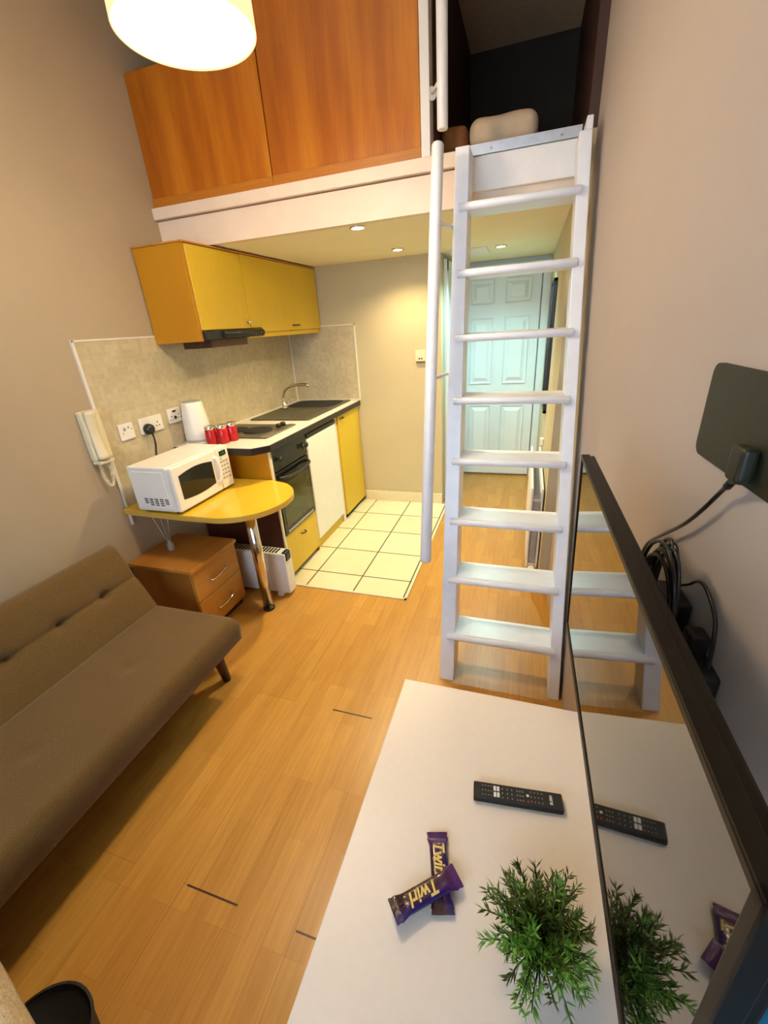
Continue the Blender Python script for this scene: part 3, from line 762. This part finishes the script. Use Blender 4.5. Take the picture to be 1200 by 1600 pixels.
# ------------------------------------------------------------------ bedside chest, reed diffuser, heater
t = T('bedside_chest', 'orange beech two-drawer chest standing under the breakfast bar', 'chest of drawers', (.21, 1.29, 0))
cy0, cy1, cxf, cz = 1.112, 1.462, .405, .405
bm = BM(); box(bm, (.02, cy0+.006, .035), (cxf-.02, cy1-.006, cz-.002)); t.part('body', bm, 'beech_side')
bm = BM(); box(bm, (.012, cy0-.004, cz), (cxf+.012, cy1+.004, cz+.020), .003); t.part('top', bm, 'beech')
bm = BM(); box(bm, (.03, cy0+.01, 0), (cxf-.03, cy1-.01, .035)); t.part('plinth', bm, 'darkwood')
for z0, z1 in ((.232, cz-.006), (.048, .227)):
    bm = BM(); box(bm, (cxf-.019, cy0+.004, z0), (cxf, cy1-.004, z1), .002); dr = t.part('drawer', bm, 'beech_front')
    zc = (z0+z1)/2-.004
    bm = BM(); tube(bm, spline([(cxf-.001, 1.225, zc-.006), (cxf+.016, 1.235, zc-.006), (cxf+.022, 1.287, zc), (cxf+.016, 1.339, zc+.006), (cxf-.001, 1.349, zc+.006)], 6), [.005]*25, 10); t.part('handle', bm, 'chrome', dr, label='polished bow handle')

t = T('reed_diffuser', 'small glass reed diffuser with pale sticks on the chest', 'reed diffuser', (.135, 1.285, .425))
bm = BM(); lathe(bm, (.135, 1.285, .4255), [(.016, 0), (.018, .004), (.018, .035), (.010, .045), (.010, .06)], 20); t.part('bottle', bm, 'plastic_grey')
for dx, dy in ((-.03, -.035), (-.005, -.05), (.02, -.03), (.05, -.01)):
    bm = BM(); cyl(bm, (.135, 1.285, .44), (.135+dx, 1.285+dy, .64), .0018, n=6); t.part('reed', bm, 'reed')

t = T('convector_heater', 'white convector heater with black grip beside the chrome leg', 'heater', (.5, 1.6, 0))
hx0, hx1, hy0, hy1 = .20, .648, 1.562, 1.640
bm = BM(); box(bm, (hx0, hy0, .022), (hx1-.002, hy1, .290), .006, 3); t.part('body', bm, 'plastic_white')
bm = BM()
for i in range(18): box(bm, (hx0+.02+i*.021, hy0+.012, .2895), (hx0+.031+i*.021, hy1-.012, .2925))
t.part('top_grille', bm, 'black_matt')
bm = BM(); box(bm, (hx1-.030, hy0+.008, .235), (hx1+.004, hy1-.010, .297), .012, 4, smooth=True); t.part('grip', bm, 'black', label='black end grip')
for x in (hx0+.05, hx1-.09):
    bm = BM(); box(bm, (x, hy0-.010, 0), (x+.035, hy1+.010, .024), .004); t.part('foot', bm, 'plastic_white')
bm = BM(); box(bm, (hx0+.03, hy0-.002, .05), (hx1-.05, hy0+.001, .25), .001); t.part('front_panel', bm, 'plastic_white')

# ------------------------------------------------------------------ sofa bed
t = T('sofa_bed', 'taupe grey fabric sofa bed with tufted back against the left wall', 'sofa', (.45, .04, 0))
SY0, SY1 = -.86, .938
def cushion(nu, nv, f, thick):
    """closed pad: f(u,v)->front point and normal; thick"""
    bm = bmesh.new(); F = []; B = []
    for i in range(nu+1):
        rowf = []; rowb = []
        for j in range(nv+1):
            p, nrm, k = f(i/nu, j/nv)
            rowf.append(bm.verts.new(p)); rowb.append(bm.verts.new(p-nrm*thick*k))
        F.append(rowf); B.append(rowb)
    for i in range(nu):
        for j in range(nv):
            for R, rev in ((F, 0), (B, 1)):
                q = (R[i][j], R[i+1][j], R[i+1][j+1], R[i][j+1]); fc = bm.faces.new(q[::-1] if rev else q); fc.smooth = True
    for i in range(nu):
        for j in (0, nv):
            fc = bm.faces.new((F[i][j], F[i+1][j], B[i+1][j], B[i][j])); fc.smooth = True
    for j in range(nv):
        for i in (0, nu):
            fc = bm.faces.new((F[i][j], F[i][j+1], B[i][j+1], B[i][j])); fc.smooth = True
    return bm
def edge(u, v, nu_w, nv_w):
    """rounding towards the pad's rim (0 at the rim, 1 inside)"""
    e = 1.0
    for t_, w_ in ((u, nu_w), (1-u, nu_w), (v, nv_w), (1-v, nv_w)):
        if t_ < w_: e *= math.sqrt(max(0, 1-(1-t_/w_)**2))
    return e
tufts = [.765-.19*k for k in range(9)]
pb0 = Vector((.385, 0, .315)); pb1 = Vector((.222, 0, .668)); du = (pb1-pb0); nb = Vector((du.z, 0, -du.x)).normalized()
def fback(u, v):
    y = SY0+(SY1-SY0)*v; p = pb0+du*u; p.y = y
    e = edge(u, v, .10, .02); k = .045*e
    g = math.exp(-((u-.55)/.018)**2)*.008+math.exp(-((u-.55)/.09)**2)*.009
    for ty in tufts:
        dy = y-ty
        g += .024*math.exp(-((u-.55)/.05)**2-(dy/.024)**2)
        if dy > 0: g += .012*math.exp(-((u-.55)/.022)**2-(dy/.05)**2)
    return p+nb*(k-.045-g*e), nb, .10*(.35+.65*e)/1
bm = cushion(52, 240, fback, 1.0); t.part('backrest', bm, 'sofa')
def fseat(u, v):
    x = .345+(.792-.345)*u; y = SY0+(SY1-SY0)*v
    e = edge(u, v, .07, .018); g = 0
    for ty in [.573-.357*k for k in range(4)]: g += .007*math.exp(-((x-.56)/.03)**2-((y-ty)/.03)**2)+.004*math.exp(-((x-.56)/.1)**2-((y-ty)/.1)**2)
    return Vector((x, y, .362-.045*(1-e)-g)), Vector((.07*(u-.5)*(1) , 0, 1)), .15*(.55+.45*e)
bm = cushion(44, 170, fseat, 1.0)
for v in bm.verts:
    if v.co.z < .25: v.co.x -= .05*max(0, (v.co.x-.6)/.2)*(.25-v.co.z)/.06*.6
t.part('seat', bm, 'sofa')
bm = BM(); box(bm, (.36, SY0+.05, .19), (.68, SY1-.05, .235)); box(bm, (.22, SY0+.1, .20), (.36, SY1-.1, .235)); t.part('base_frame', bm, 'black_matt')
for x, y, dx in ((.655, .885, .02), (.655, -.80, .02), (.24, .885, -.02), (.24, -.80, -.02)):
    bm = BM(); tube(bm, [(x+dx, y+.012*(1 if y > 0 else -1), 0), (x, y, .21)], [.018, .028], 18); t.part('leg', bm, 'darkwood', label='dark red-brown wooden leg')

# ------------------------------------------------------------------ tv table, tv
ZT2 = .45
t = T('tv_table', 'long white laminate table under the television along the right wall', 'table', (1.88, .0, 0))
bm = BM(); box(bm, (1.614, -.90, ZT2-.032), (2.155, .685, ZT2), .0025); t.part('tabletop', bm, 'table_white')
for x in (1.66, 2.11):
    for y in (-.85, .635):
        bm = BM(); box(bm, (x-.022, y-.022, 0), (x+.022, y+.022, ZT2-.032), .003); t.part('leg', bm, 'white_matt')

pf = Vector((2.042, .603)); pn = Vector((2.050, -.118)); dirv = (pn-pf).normalized(); Lw = (pn-pf).length
ang = math.atan2(dirv.y, dirv.x); TH = .412
t = T('television', 'black flat television fixed to the right wall above the white table', 'television', (pf.x, pf.y, .803), local=True, rot=(.0354, 0, ang))
bm = BM(); box(bm, (.009, -.0008, .016), (Lw-.011, .006, TH-.009)); t.part('screen', bm, 'screen')
bm = BM()
box(bm, (0, -.003, 0), (Lw, .010, .016), .0015); box(bm, (0, -.003, TH-.009), (Lw, .012, TH), .0015)
box(bm, (0, -.003, 0), (.009, .010, TH), .0015); box(bm, (Lw-.011, -.003, 0), (Lw, .012, TH), .0015); t.part('bezel', bm, 'bezel')
bm = BM(); box(bm, (.003, .008, .003), (Lw-.003, .021, TH-.002), .003); box(bm, (.10, .019, .03), (Lw-.10, .045, TH*.5), .008); t.part('back_cover', bm, 'bezel')
bm = BM(); box(bm, (Lw/2-.03, .045, .08), (Lw/2+.12, .09, .19), .004); t.part('wall_bracket', bm, 'black_matt')

# ------------------------------------------------------------------ aerial and cables on the right wall
t = T('tv_aerial', 'flat black indoor aerial panel with its cable on the right wall', 'aerial', (wx(.28), .28, 1.28))
bm = BM(); s = bmesh.new()
ring_loft(s, [[Vector((p.x, p.y, 0)) for p in rr(.10, 1.258, .488, 1.390, .016, 0)], [Vector((p.x, p.y, .006)) for p in rr(.10, 1.258, .488, 1.390, .016, 0)]], smooth=False)
for v in s.verts: v.co = Vector((W-.001-v.co.z, v.co.x, v.co.y))
merge(bm, s); t.part('panel', to_wall(bm), 'antenna')
bm = BM(); box(bm, (W-.026, .314, 1.264), (W-.0072, .346, 1.309), .006, 3); cyl(bm, (W-.018, .334, 1.266), (W-.018, .345, 1.252), .005, n=12); t.part('amplifier', to_wall(bm), 'antenna')
bm = BM(); tube(bm, spline([(W-.018, .345, 1.253), (W-.014, .366, 1.236), (W-.014, .40, 1.196), (W-.014, .446, 1.15), (W-.014, .518, 1.094), (W-.014, .570, 1.05), (W-.014, .588, 1.009), (W-.014, .577, .97)], 8), .003, 8); t.part('cable', to_wall(bm), 'black')

t = T('cable_coil', 'black coiled cables bundled behind the television', 'cables', (wx(.45)-.02, .45, .97))
bm = BM(); random.seed(5)
for k in range(7):
    yc = .380+random.uniform(-.014, .014); zc_ = 1.045+random.uniform(-.008, .008); a_ = .036+.0065*k; b_ = .088+random.uniform(-.010, .012)
    pts = [(W-.044-.0025*k, yc+a_*math.cos(q), zc_+b_*math.sin(q)) for q in [2*PI*i/28 for i in range(29)]]
    tube(bm, pts, .0030, 7)
t.part('coil', to_wall(bm), 'black')
bm = BM(); tube(bm, spline([(W-.012, .496, 1.008), (W-.012, .45, 1.034), (W-.012, .389, 1.076), (W-.014, .362, 1.099), (W-.012, .339, 1.103), (W-.012, .300, 1.085), (W-.012, .285, 1.05), (W-.012, .275, .98)], 8), .0028, 7); t.part('loose_lead', to_wall(bm), 'black')
t = T('mains_adaptor', 'black mains adaptor among the coiled cables behind the television', 'plug', (wx(.40)-.02, .40, .95))
bm = BM(); box(bm, (W-.036, .375, .88), (W-.002, .448, 1.045), .005, 3); cyl(bm, (W-.02, .41, 1.04), (W-.018, .408, 1.062), .006, .004, 10); t.part('plug_body', to_wall(bm), 'black')
t = T('plug_adaptor', 'black stepped plug adaptor on the wall below the aerial, behind the television', 'plug', (wx(.27)-.02, .27, .95))
bm = BM(); box(bm, (W-.036, .258, .86), (W-.002, .330, 1.012), .006, 3); t.part('plug_body', to_wall(bm), 'black')
bm = BM(); box(bm, (W-.030, .302, 1.006), (W-.004, .331, 1.044), .006, 3); t.part('cable_grip', to_wall(bm), 'black')

# blue bag standing behind the near end of the television
t = T('blue_bag', 'blue bag standing on the white table against the right wall', 'bag', (wx(-.2)-.03, -.2, ZT2))
bm = BM(); box(bm, (W-.062, -.40, ZT2+.001), (W-.004, .026, .872), .012, 3); t.part('pouch', to_wall(bm), 'blue')
bm = BM(); tube(bm, spline([(W-.03, -.32, .875), (W-.022, -.30, .94), (W-.018, -.27, .96), (W-.022, -.24, .94), (W-.03, -.22, .875)], 6), .004, 8); t.part('strap', to_wall(bm), 'blue')

# ------------------------------------------------------------------ things on the table
def at_table(name, label, cat, p, ang, group=None, z=ZT2, tilt=(0, 0)):
    return T(name, label, cat, (p[0], p[1], z+.0003), group, local=True, rot=(tilt[0], tilt[1], ang))
ra = math.atan2(.4075-.387, 2.055-1.860)
t = at_table('remote_control', 'black television remote control lying on the white table', 'remote control', (1.9575, .397), ra)
bm = BM(); box(bm, (-.098, -.0195, 0), (.098, .0195, .016), .003, 3); t.part('body', bm, 'black_matt')
def rkey(bm, x, y, w, h): box(bm, (x-w/2, y-h/2, .0155), (x+w/2, y+h/2, .0166), .0003, 1)
bm = BM()
for x in (-.050, -.0425):
    for y in (-.0065, .0075): rkey(bm, x, y, .0058, .0110)
t.part('app_button', bm, 'key_white', label='white app buttons')
bm = BM()
for i in range(4):
    for y in (-.010, .0, .011): rkey(bm, -.078+i*.0066, y, .0022, .0022)
t.part('number_button', bm, 'key_grey', label='small grey number buttons')
bm = BM()
for x in (-.033, -.022, -.012, .0, .006, .012):
    for y in (-.011, -.001, .009): rkey(bm, x, y, .0022, .0032)
t.part('navigation_button', bm, 'key_grey')
bm = BM()
for x in (.030, .038, .046, .054):
    for y in (-.010, .0005, .011): rkey(bm, x, y, .0018, .003)
t.part('playback_button', bm, 'key_grey')
bm = BM(); cyl(bm, (.0225, .002, .0155), (.0225, .002, .0168), .003, n=14); t.part('centre_button', bm, 'key_white')
bm = BM(); cyl(bm, (.0225, -.011, .0155), (.0225, -.011, .0166), .0022, n=12); t.part('red_button', bm, 'key_red')
bm = text_bm('BUSH', .0085, .0003, bold=.0002); bmesh.ops.transform(bm, matrix=Matrix.Translation((.073, .0, .0163)) @ Matrix.Rotation(PI/2, 4, 'Z'), verts=bm.verts); t.part('logo', bm, 'key_white')

def choc_bar(label, p, ang, L, Wd, z, tilt, seed, text_x=0.0):
    t = at_table('chocolate_bar', label, 'chocolate bar', p, ang, 'purple wrapped chocolate bars on the table', z, tilt)
    rnd = random.Random(seed); bm = BM(); rings = []
    N = 40; K = 28
    for i in range(N+1):
        u = i/N; x = (u-.5)*L
        e = min(u, 1-u)*L
        crimp = min(1, max(0, (e-.012)/.016)); crimp = crimp*crimp*(3-2*crimp)
        hw = Wd/2*(1.0-.16*crimp)+(.0008*math.sin(i*2.1) if crimp < .2 else 0)
        hh = .0009+.0072*crimp
        row = []
        for k in range(K):
            a = 2*PI*k/K; cx_, sz_ = math.cos(a), math.sin(a)
            lump = 1+.22*crimp*math.cos(2*a)*.0
            zz = hh*math.copysign(abs(sz_)**.75, sz_)*(1-.14*crimp*math.exp(-(cx_/.25)**2))
            row.append(Vector((x+rnd.uniform(-.0003, .0003), hw*math.copysign(abs(cx_)**.85, cx_), .009+zz+rnd.uniform(-.0002, .0002)*crimp)))
        rings.append(row)
    ring_loft(bm, rings); t.part('wrapper', bm, 'foil')
    # crimped ends
    for sgn in (-1, 1):
        bm = BM()
        for q in range(5): box(bm, (sgn*(L/2-.002-q*.0022)-.0006, -Wd/2+.001, .0098), (sgn*(L/2-.002-q*.0022)+.0006, Wd/2-.001, .0106))
        t.part('crimped_end', bm, 'foil')
    bm = text_bm('Twirl', .032, .0004, shear=.22, bold=.0008)
    bmesh.ops.subdivide_edges(bm, edges=[e for e in bm.edges if e.calc_length() > .004], cuts=2)
    for v in bm.verts:
        v.co.x = v.co.x*.86+text_x
        c_ = min(.98, (abs(v.co.y)/(Wd/2*.84))**(1/.85)); s_ = math.sqrt(1-c_*c_)
        v.co.z += .009+.0081*s_**.75*(1-.14*math.exp(-(c_/.25)**2))+.0006
    # swash of the capital letter
    t.part('lettering', bm, 'gold', label='gold lettering')
    bm = BM()
    for x, y in ((L*.30, -.006), (L*.33, .004), (L*.36, -.002)): box(bm, (x-.004, y-.0008, .0160), (x+.004, y+.0008, .0168))
    t.part('small_print', bm, 'darkwood')
    return t
a1 = math.atan2(.112-.203, 1.742-1.845)
choc_bar('purple chocolate bar lying across the top of the other, lettering upside down', (1.796, .160), a1, .142, .043, ZT2+.0115, (0, math.radians(-2.5)), 1, .004)
a2 = math.atan2(-.131, .037)
choc_bar('purple chocolate bar underneath the other, pointing at the ladder', (1.8135, .2085), a2, .140, .043, ZT2, (0, 0), 2, -.018)

# plant
px, py = 2.000, .135
t = T('artificial_plant', 'green bushy artificial plant in a small white pot on table', 'plant', (px, py, ZT2))
bm = BM(); lathe(bm, (px, py, ZT2+.0005), [(.026, 0), (.030, .004), (.037, .055), (.034, .055), (.0005, .050)], 32); t.part('pot', bm, 'pebble')
bm = BM(); lathe(bm, (px, py, ZT2+.0505), [(.0005, 0), (.033, 0), (.03, .006), (.0005, .009)], 24); t.part('moss', bm, 'soil')
rnd = random.Random(11)
lb = BM(); st = BM()
def leaf(bm, p, d, L, w, mi):
    d = d.normalized(); side = d.cross(Vector((rnd.uniform(-1, 1), rnd.uniform(-1, 1), rnd.uniform(-.3, 1)))).normalized()
    up = side.cross(d).normalized()
    a = bm.verts.new(p); b1 = bm.verts.new(p+d*L*.45+side*w+up*w*.35); b2 = bm.verts.new(p+d*L*.45-side*w+up*w*.35); m_ = bm.verts.new(p+d*L*.5-up*w*.2); c = bm.verts.new(p+d*L+up*L*.08)
    for q in ((a, b1, m_), (a, m_, b2), (b1, c, m_), (m_, c, b2)):
        f = bm.faces.new(q); f.material_index = mi
for k in range(108):
    az = rnd.uniform(0, 2*PI); el = rnd.uniform(.02, 1.2); L = rnd.uniform(.06, .102)
    if az > 1.75*PI or az < .25*PI: L *= .85
    d0 = Vector((math.cos(az)*math.cos(el), math.sin(az)*math.cos(el), math.sin(el)))
    base = Vector((px, py, ZT2+.052))+Vector((d0.x, d0.y, 0))*.015
    pts = []
    p = base.copy(); d = (d0*.5+Vector((0, 0, .8))).normalized(); n = 9
    for i in range(n+1):
        pts.append(p.copy()); d = (d+(d0-d)*.35+Vector((rnd.uniform(-.09, .09), rnd.uniform(-.09, .09), rnd.uniform(-.06, .05)))).normalized(); p = p+d*L/n
        if p.x > 2.088: p.x = 2.088
    tube(st, pts, [.0011]*(n)+[.0005], 5)
    bright = 1 if (d0.y < -.15 and rnd.random() < .75) or rnd.random() < .15 else 0  # mostly window-side sprigs take the daylit green
    for i in range(2, n+1):
        a_ = pts[min(i, n)]; dd = (pts[min(i, n)]-pts[i-1]).normalized()
        for q in range(4 if i < n else 6):
            fx, fy, _ = frame_of(dd); th = rnd.uniform(0, 2*PI)
            o_ = (fx*math.cos(th)+fy*math.sin(th))
            ld = (dd*rnd.uniform(.5, 1.1)+o_*.8)
            pp = a_-dd*rnd.uniform(0, L/n)
            if pp.x+ld.normalized().x*.02 > 2.09: continue
            leaf(lb, pp, ld, rnd.uniform(.013, .023), .0018, bright)
t.part('stems', st, 'stem'); t.part('foliage', lb, ['leaf', 'leaf_daylit'])

# ------------------------------------------------------------------ bottom-left corner
t = T('waste_bin', 'small round black bin on the floor at the bottom left corner', 'bin', (1.08, -.19, 0))
bm = BM(); lathe(bm, (1.08, -.19, 0), [(.075, 0), (.078, .004), (.098, .198), (.100, .2), (.096, .2), (.095, .192), (.0005, .190)], 40); t.part('body', bm, 'black_matt')
bm = BM(); lathe(bm, (1.08, -.19, .2), [(.097, 0), (.102, .001), (.102, .005), (.097, .005)], 40, caps=(False, False)); t.part('rim', bm, 'black_matt')
t = T('bench', 'bench with beige fleecy seat pad at the bottom left corner', 'bench', (1.0, -.5, 0))
def fpad(u, v):
    x = .86+(1.28-.86)*u; y = -.85+.752*v
    y -= .105*u*v
    e = edge(u, v, .1, .06)
    return Vector((x, y, .45-.04*(1-e)+.004*math.sin(x*40)*math.sin(y*33))), Vector((0, 0, 1)), .075*(.35+.65*e)
t.part('seat_pad', cushion(36, 50, fpad, 1.0), 'fleece')
bm = BM(); box(bm, (.89, -.82, .35), (1.24, -.22, .374), .004); t.part('seat_board', bm, 'darkwood')
for x in (.92, 1.22):
    for y in (-.79, -.34):
        bm = BM(); cyl(bm, (x, y, 0), (x, y, .351), .014, .02, 14); t.part('leg', bm, 'darkwood')

# ------------------------------------------------------------------ hall: radiator, mirror, hook
t = T('radiator', 'white double-panel radiator on the right wall of the hall', 'radiator', (2.02, 2.45, 0))
for x0, x1 in ((1.982, 1.994), (2.036, 2.047)):
    bm = BM(); box(bm, (x0, 2.02, .10), (x1, 2.88, .60), .004, 2)
    for i in range(24):
        y = 2.05+i*.034; box(bm, (x0-.003, y, .13), (x1+.003, y+.018, .57), .002, 1)
    t.part('panel', bm, 'white')
bm = BM(); 
for i in range(40): box(bm, (1.998, 2.03+i*.021, .13), (2.032, 2.032+i*.021, .56))
t.part('convector_fins', bm, 'plastic_grey')
for z in (.52, .11):
    bm = BM(); box(bm, (1.994, 2.03, z), (2.036, 2.05, z+.015)); t.part('link_pipe', bm, 'white')
bm = BM(); lathe(bm, (2.015, 2.0, .062), [(.008, -.062), (.008, 0), (.018, .004), (.019, .05), (.014, .056)], 20); t.part('valve', bm, 'plastic_white')
for y in (2.2, 2.7):
    bm = BM(); box(bm, (2.046, y, .3), (2.054, y+.04, .5)); t.part('bracket', bm, 'white')

t = T('wall_mirror', 'tall black-framed mirror hung on the hall right wall', 'mirror', (WH, 2.9, .95))
bm = BM(); y0, y1, z0, z1 = 2.75, 3.15, .86, 1.66
for a, c in (((WH-.022, y0, z0), (WH-.001, y0+.02, z1)), ((WH-.022, y1-.02, z0), (WH-.001, y1, z1)), ((WH-.022, y0, z0), (WH-.001, y1, z0+.02)), ((WH-.022, y0, z1-.02), (WH-.001, y1, z1))): box(bm, a, c, .002)
t.part('frame', bm, 'black')
bm = BM(); box(bm, (WH-.012, y0+.02, z0+.02), (WH-.008, y1-.02, z1-.02)); t.part('mirror_glass', bm, plain('mirror_glass', lin(.85, .88, .88), .03, 1, var=.01))
t = T('entry_sensor', 'small white wall box above the radiator in the hall', 'wall box', (WH, 2.74, .64))
bm = BM(); box(bm, (WH-.025, 2.70, .655), (WH-.001, 2.745, .70), .003); t.part('box', bm, 'plastic_white')
bm = BM(); tube(bm, spline([(WH-.012, 2.722, .656), (WH-.012, 2.73, .64), (WH-.012, 2.76, .63)], 5), .003, 6); t.part('lead', bm, 'plastic_grey')

# ------------------------------------------------------------------ lights
def light(name, kind, loc, energy, col, size=.1, rot=None, **kw):
    l = bpy.data.lights.new(name, kind); l.energy = energy; l.color = col
    if kind == 'AREA':
        l.shape = kw.get('shape', 'RECTANGLE'); l.size = size; l.size_y = kw.get('size_y', size)
    elif kind == 'SPOT':
        l.spot_size = kw['angle']; l.spot_blend = kw.get('blend', .6); l.shadow_soft_size = size
    else: l.shadow_soft_size = size
    o = bpy.data.objects.new(name, l); COL.objects.link(o); o.location = loc
    if rot: o.rotation_euler = rot
    return o
light('lamp_bulb', 'POINT', (LX, LY, LZ-.06), 15.5, (1, .79, .54), .07)
light('lamp_upper_bulb', 'POINT', (LX, LY, LZ+.10), 11, (1, .76, .5), .04)
light('kitchen_downlight_near', 'SPOT', (1.092, 2.0, ZC-.012), 72, (1, .80, .42), .02, angle=math.radians(138), blend=.75)
light('kitchen_downlight_far', 'SPOT', (1.073, 2.77, ZC-.012), 34, (1, .80, .42), .02, angle=math.radians(138), blend=.75)
light('hall_downlight', 'SPOT', (1.692, 3.16, ZC-.012), 58, (.50, 1, 1), .02, angle=math.radians(140), blend=.8)
light('window_daylight', 'AREA', (1.2, YN-.12, 1.6), 72, (.60, .78, 1), 1.4, rot=(PI/2, 0, 0), size_y=1.4)
w = bpy.data.worlds.new('world'); S.world = w; w.use_nodes = True
w.node_tree.nodes['Background'].inputs[0].default_value = (.75, .85, 1, 1); w.node_tree.nodes['Background'].inputs[1].default_value = .6

# ------------------------------------------------------------------ camera
cd = bpy.data.cameras.new('camera'); cam = bpy.data.objects.new('camera', cd); COL.objects.link(cam)
r_ = Vector((0.95151803, 0.30089162, -0.06385659)); u_ = Vector((-0.06699337, 0.40534165, 0.91170721)); f_ = Vector((-0.3002088, 0.86322788, -0.40584763))
mw = Matrix(((r_.x, u_.x, -f_.x, 1.91217676), (r_.y, u_.y, -f_.y, -.26350186), (r_.z, u_.z, -f_.z, 1.46847206), (0, 0, 0, 1)))
cam.matrix_world = mw
cd.sensor_fit = 'HORIZONTAL'; cd.sensor_width = 36; cd.lens = 656.513*36/1200; cd.clip_start = .01
S.camera = cam
S.view_settings.view_transform = 'Standard'; S.view_settings.look = 'None'; S.view_settings.gamma = 1; S.view_settings.exposure = .15
S.view_settings.use_curve_mapping = False
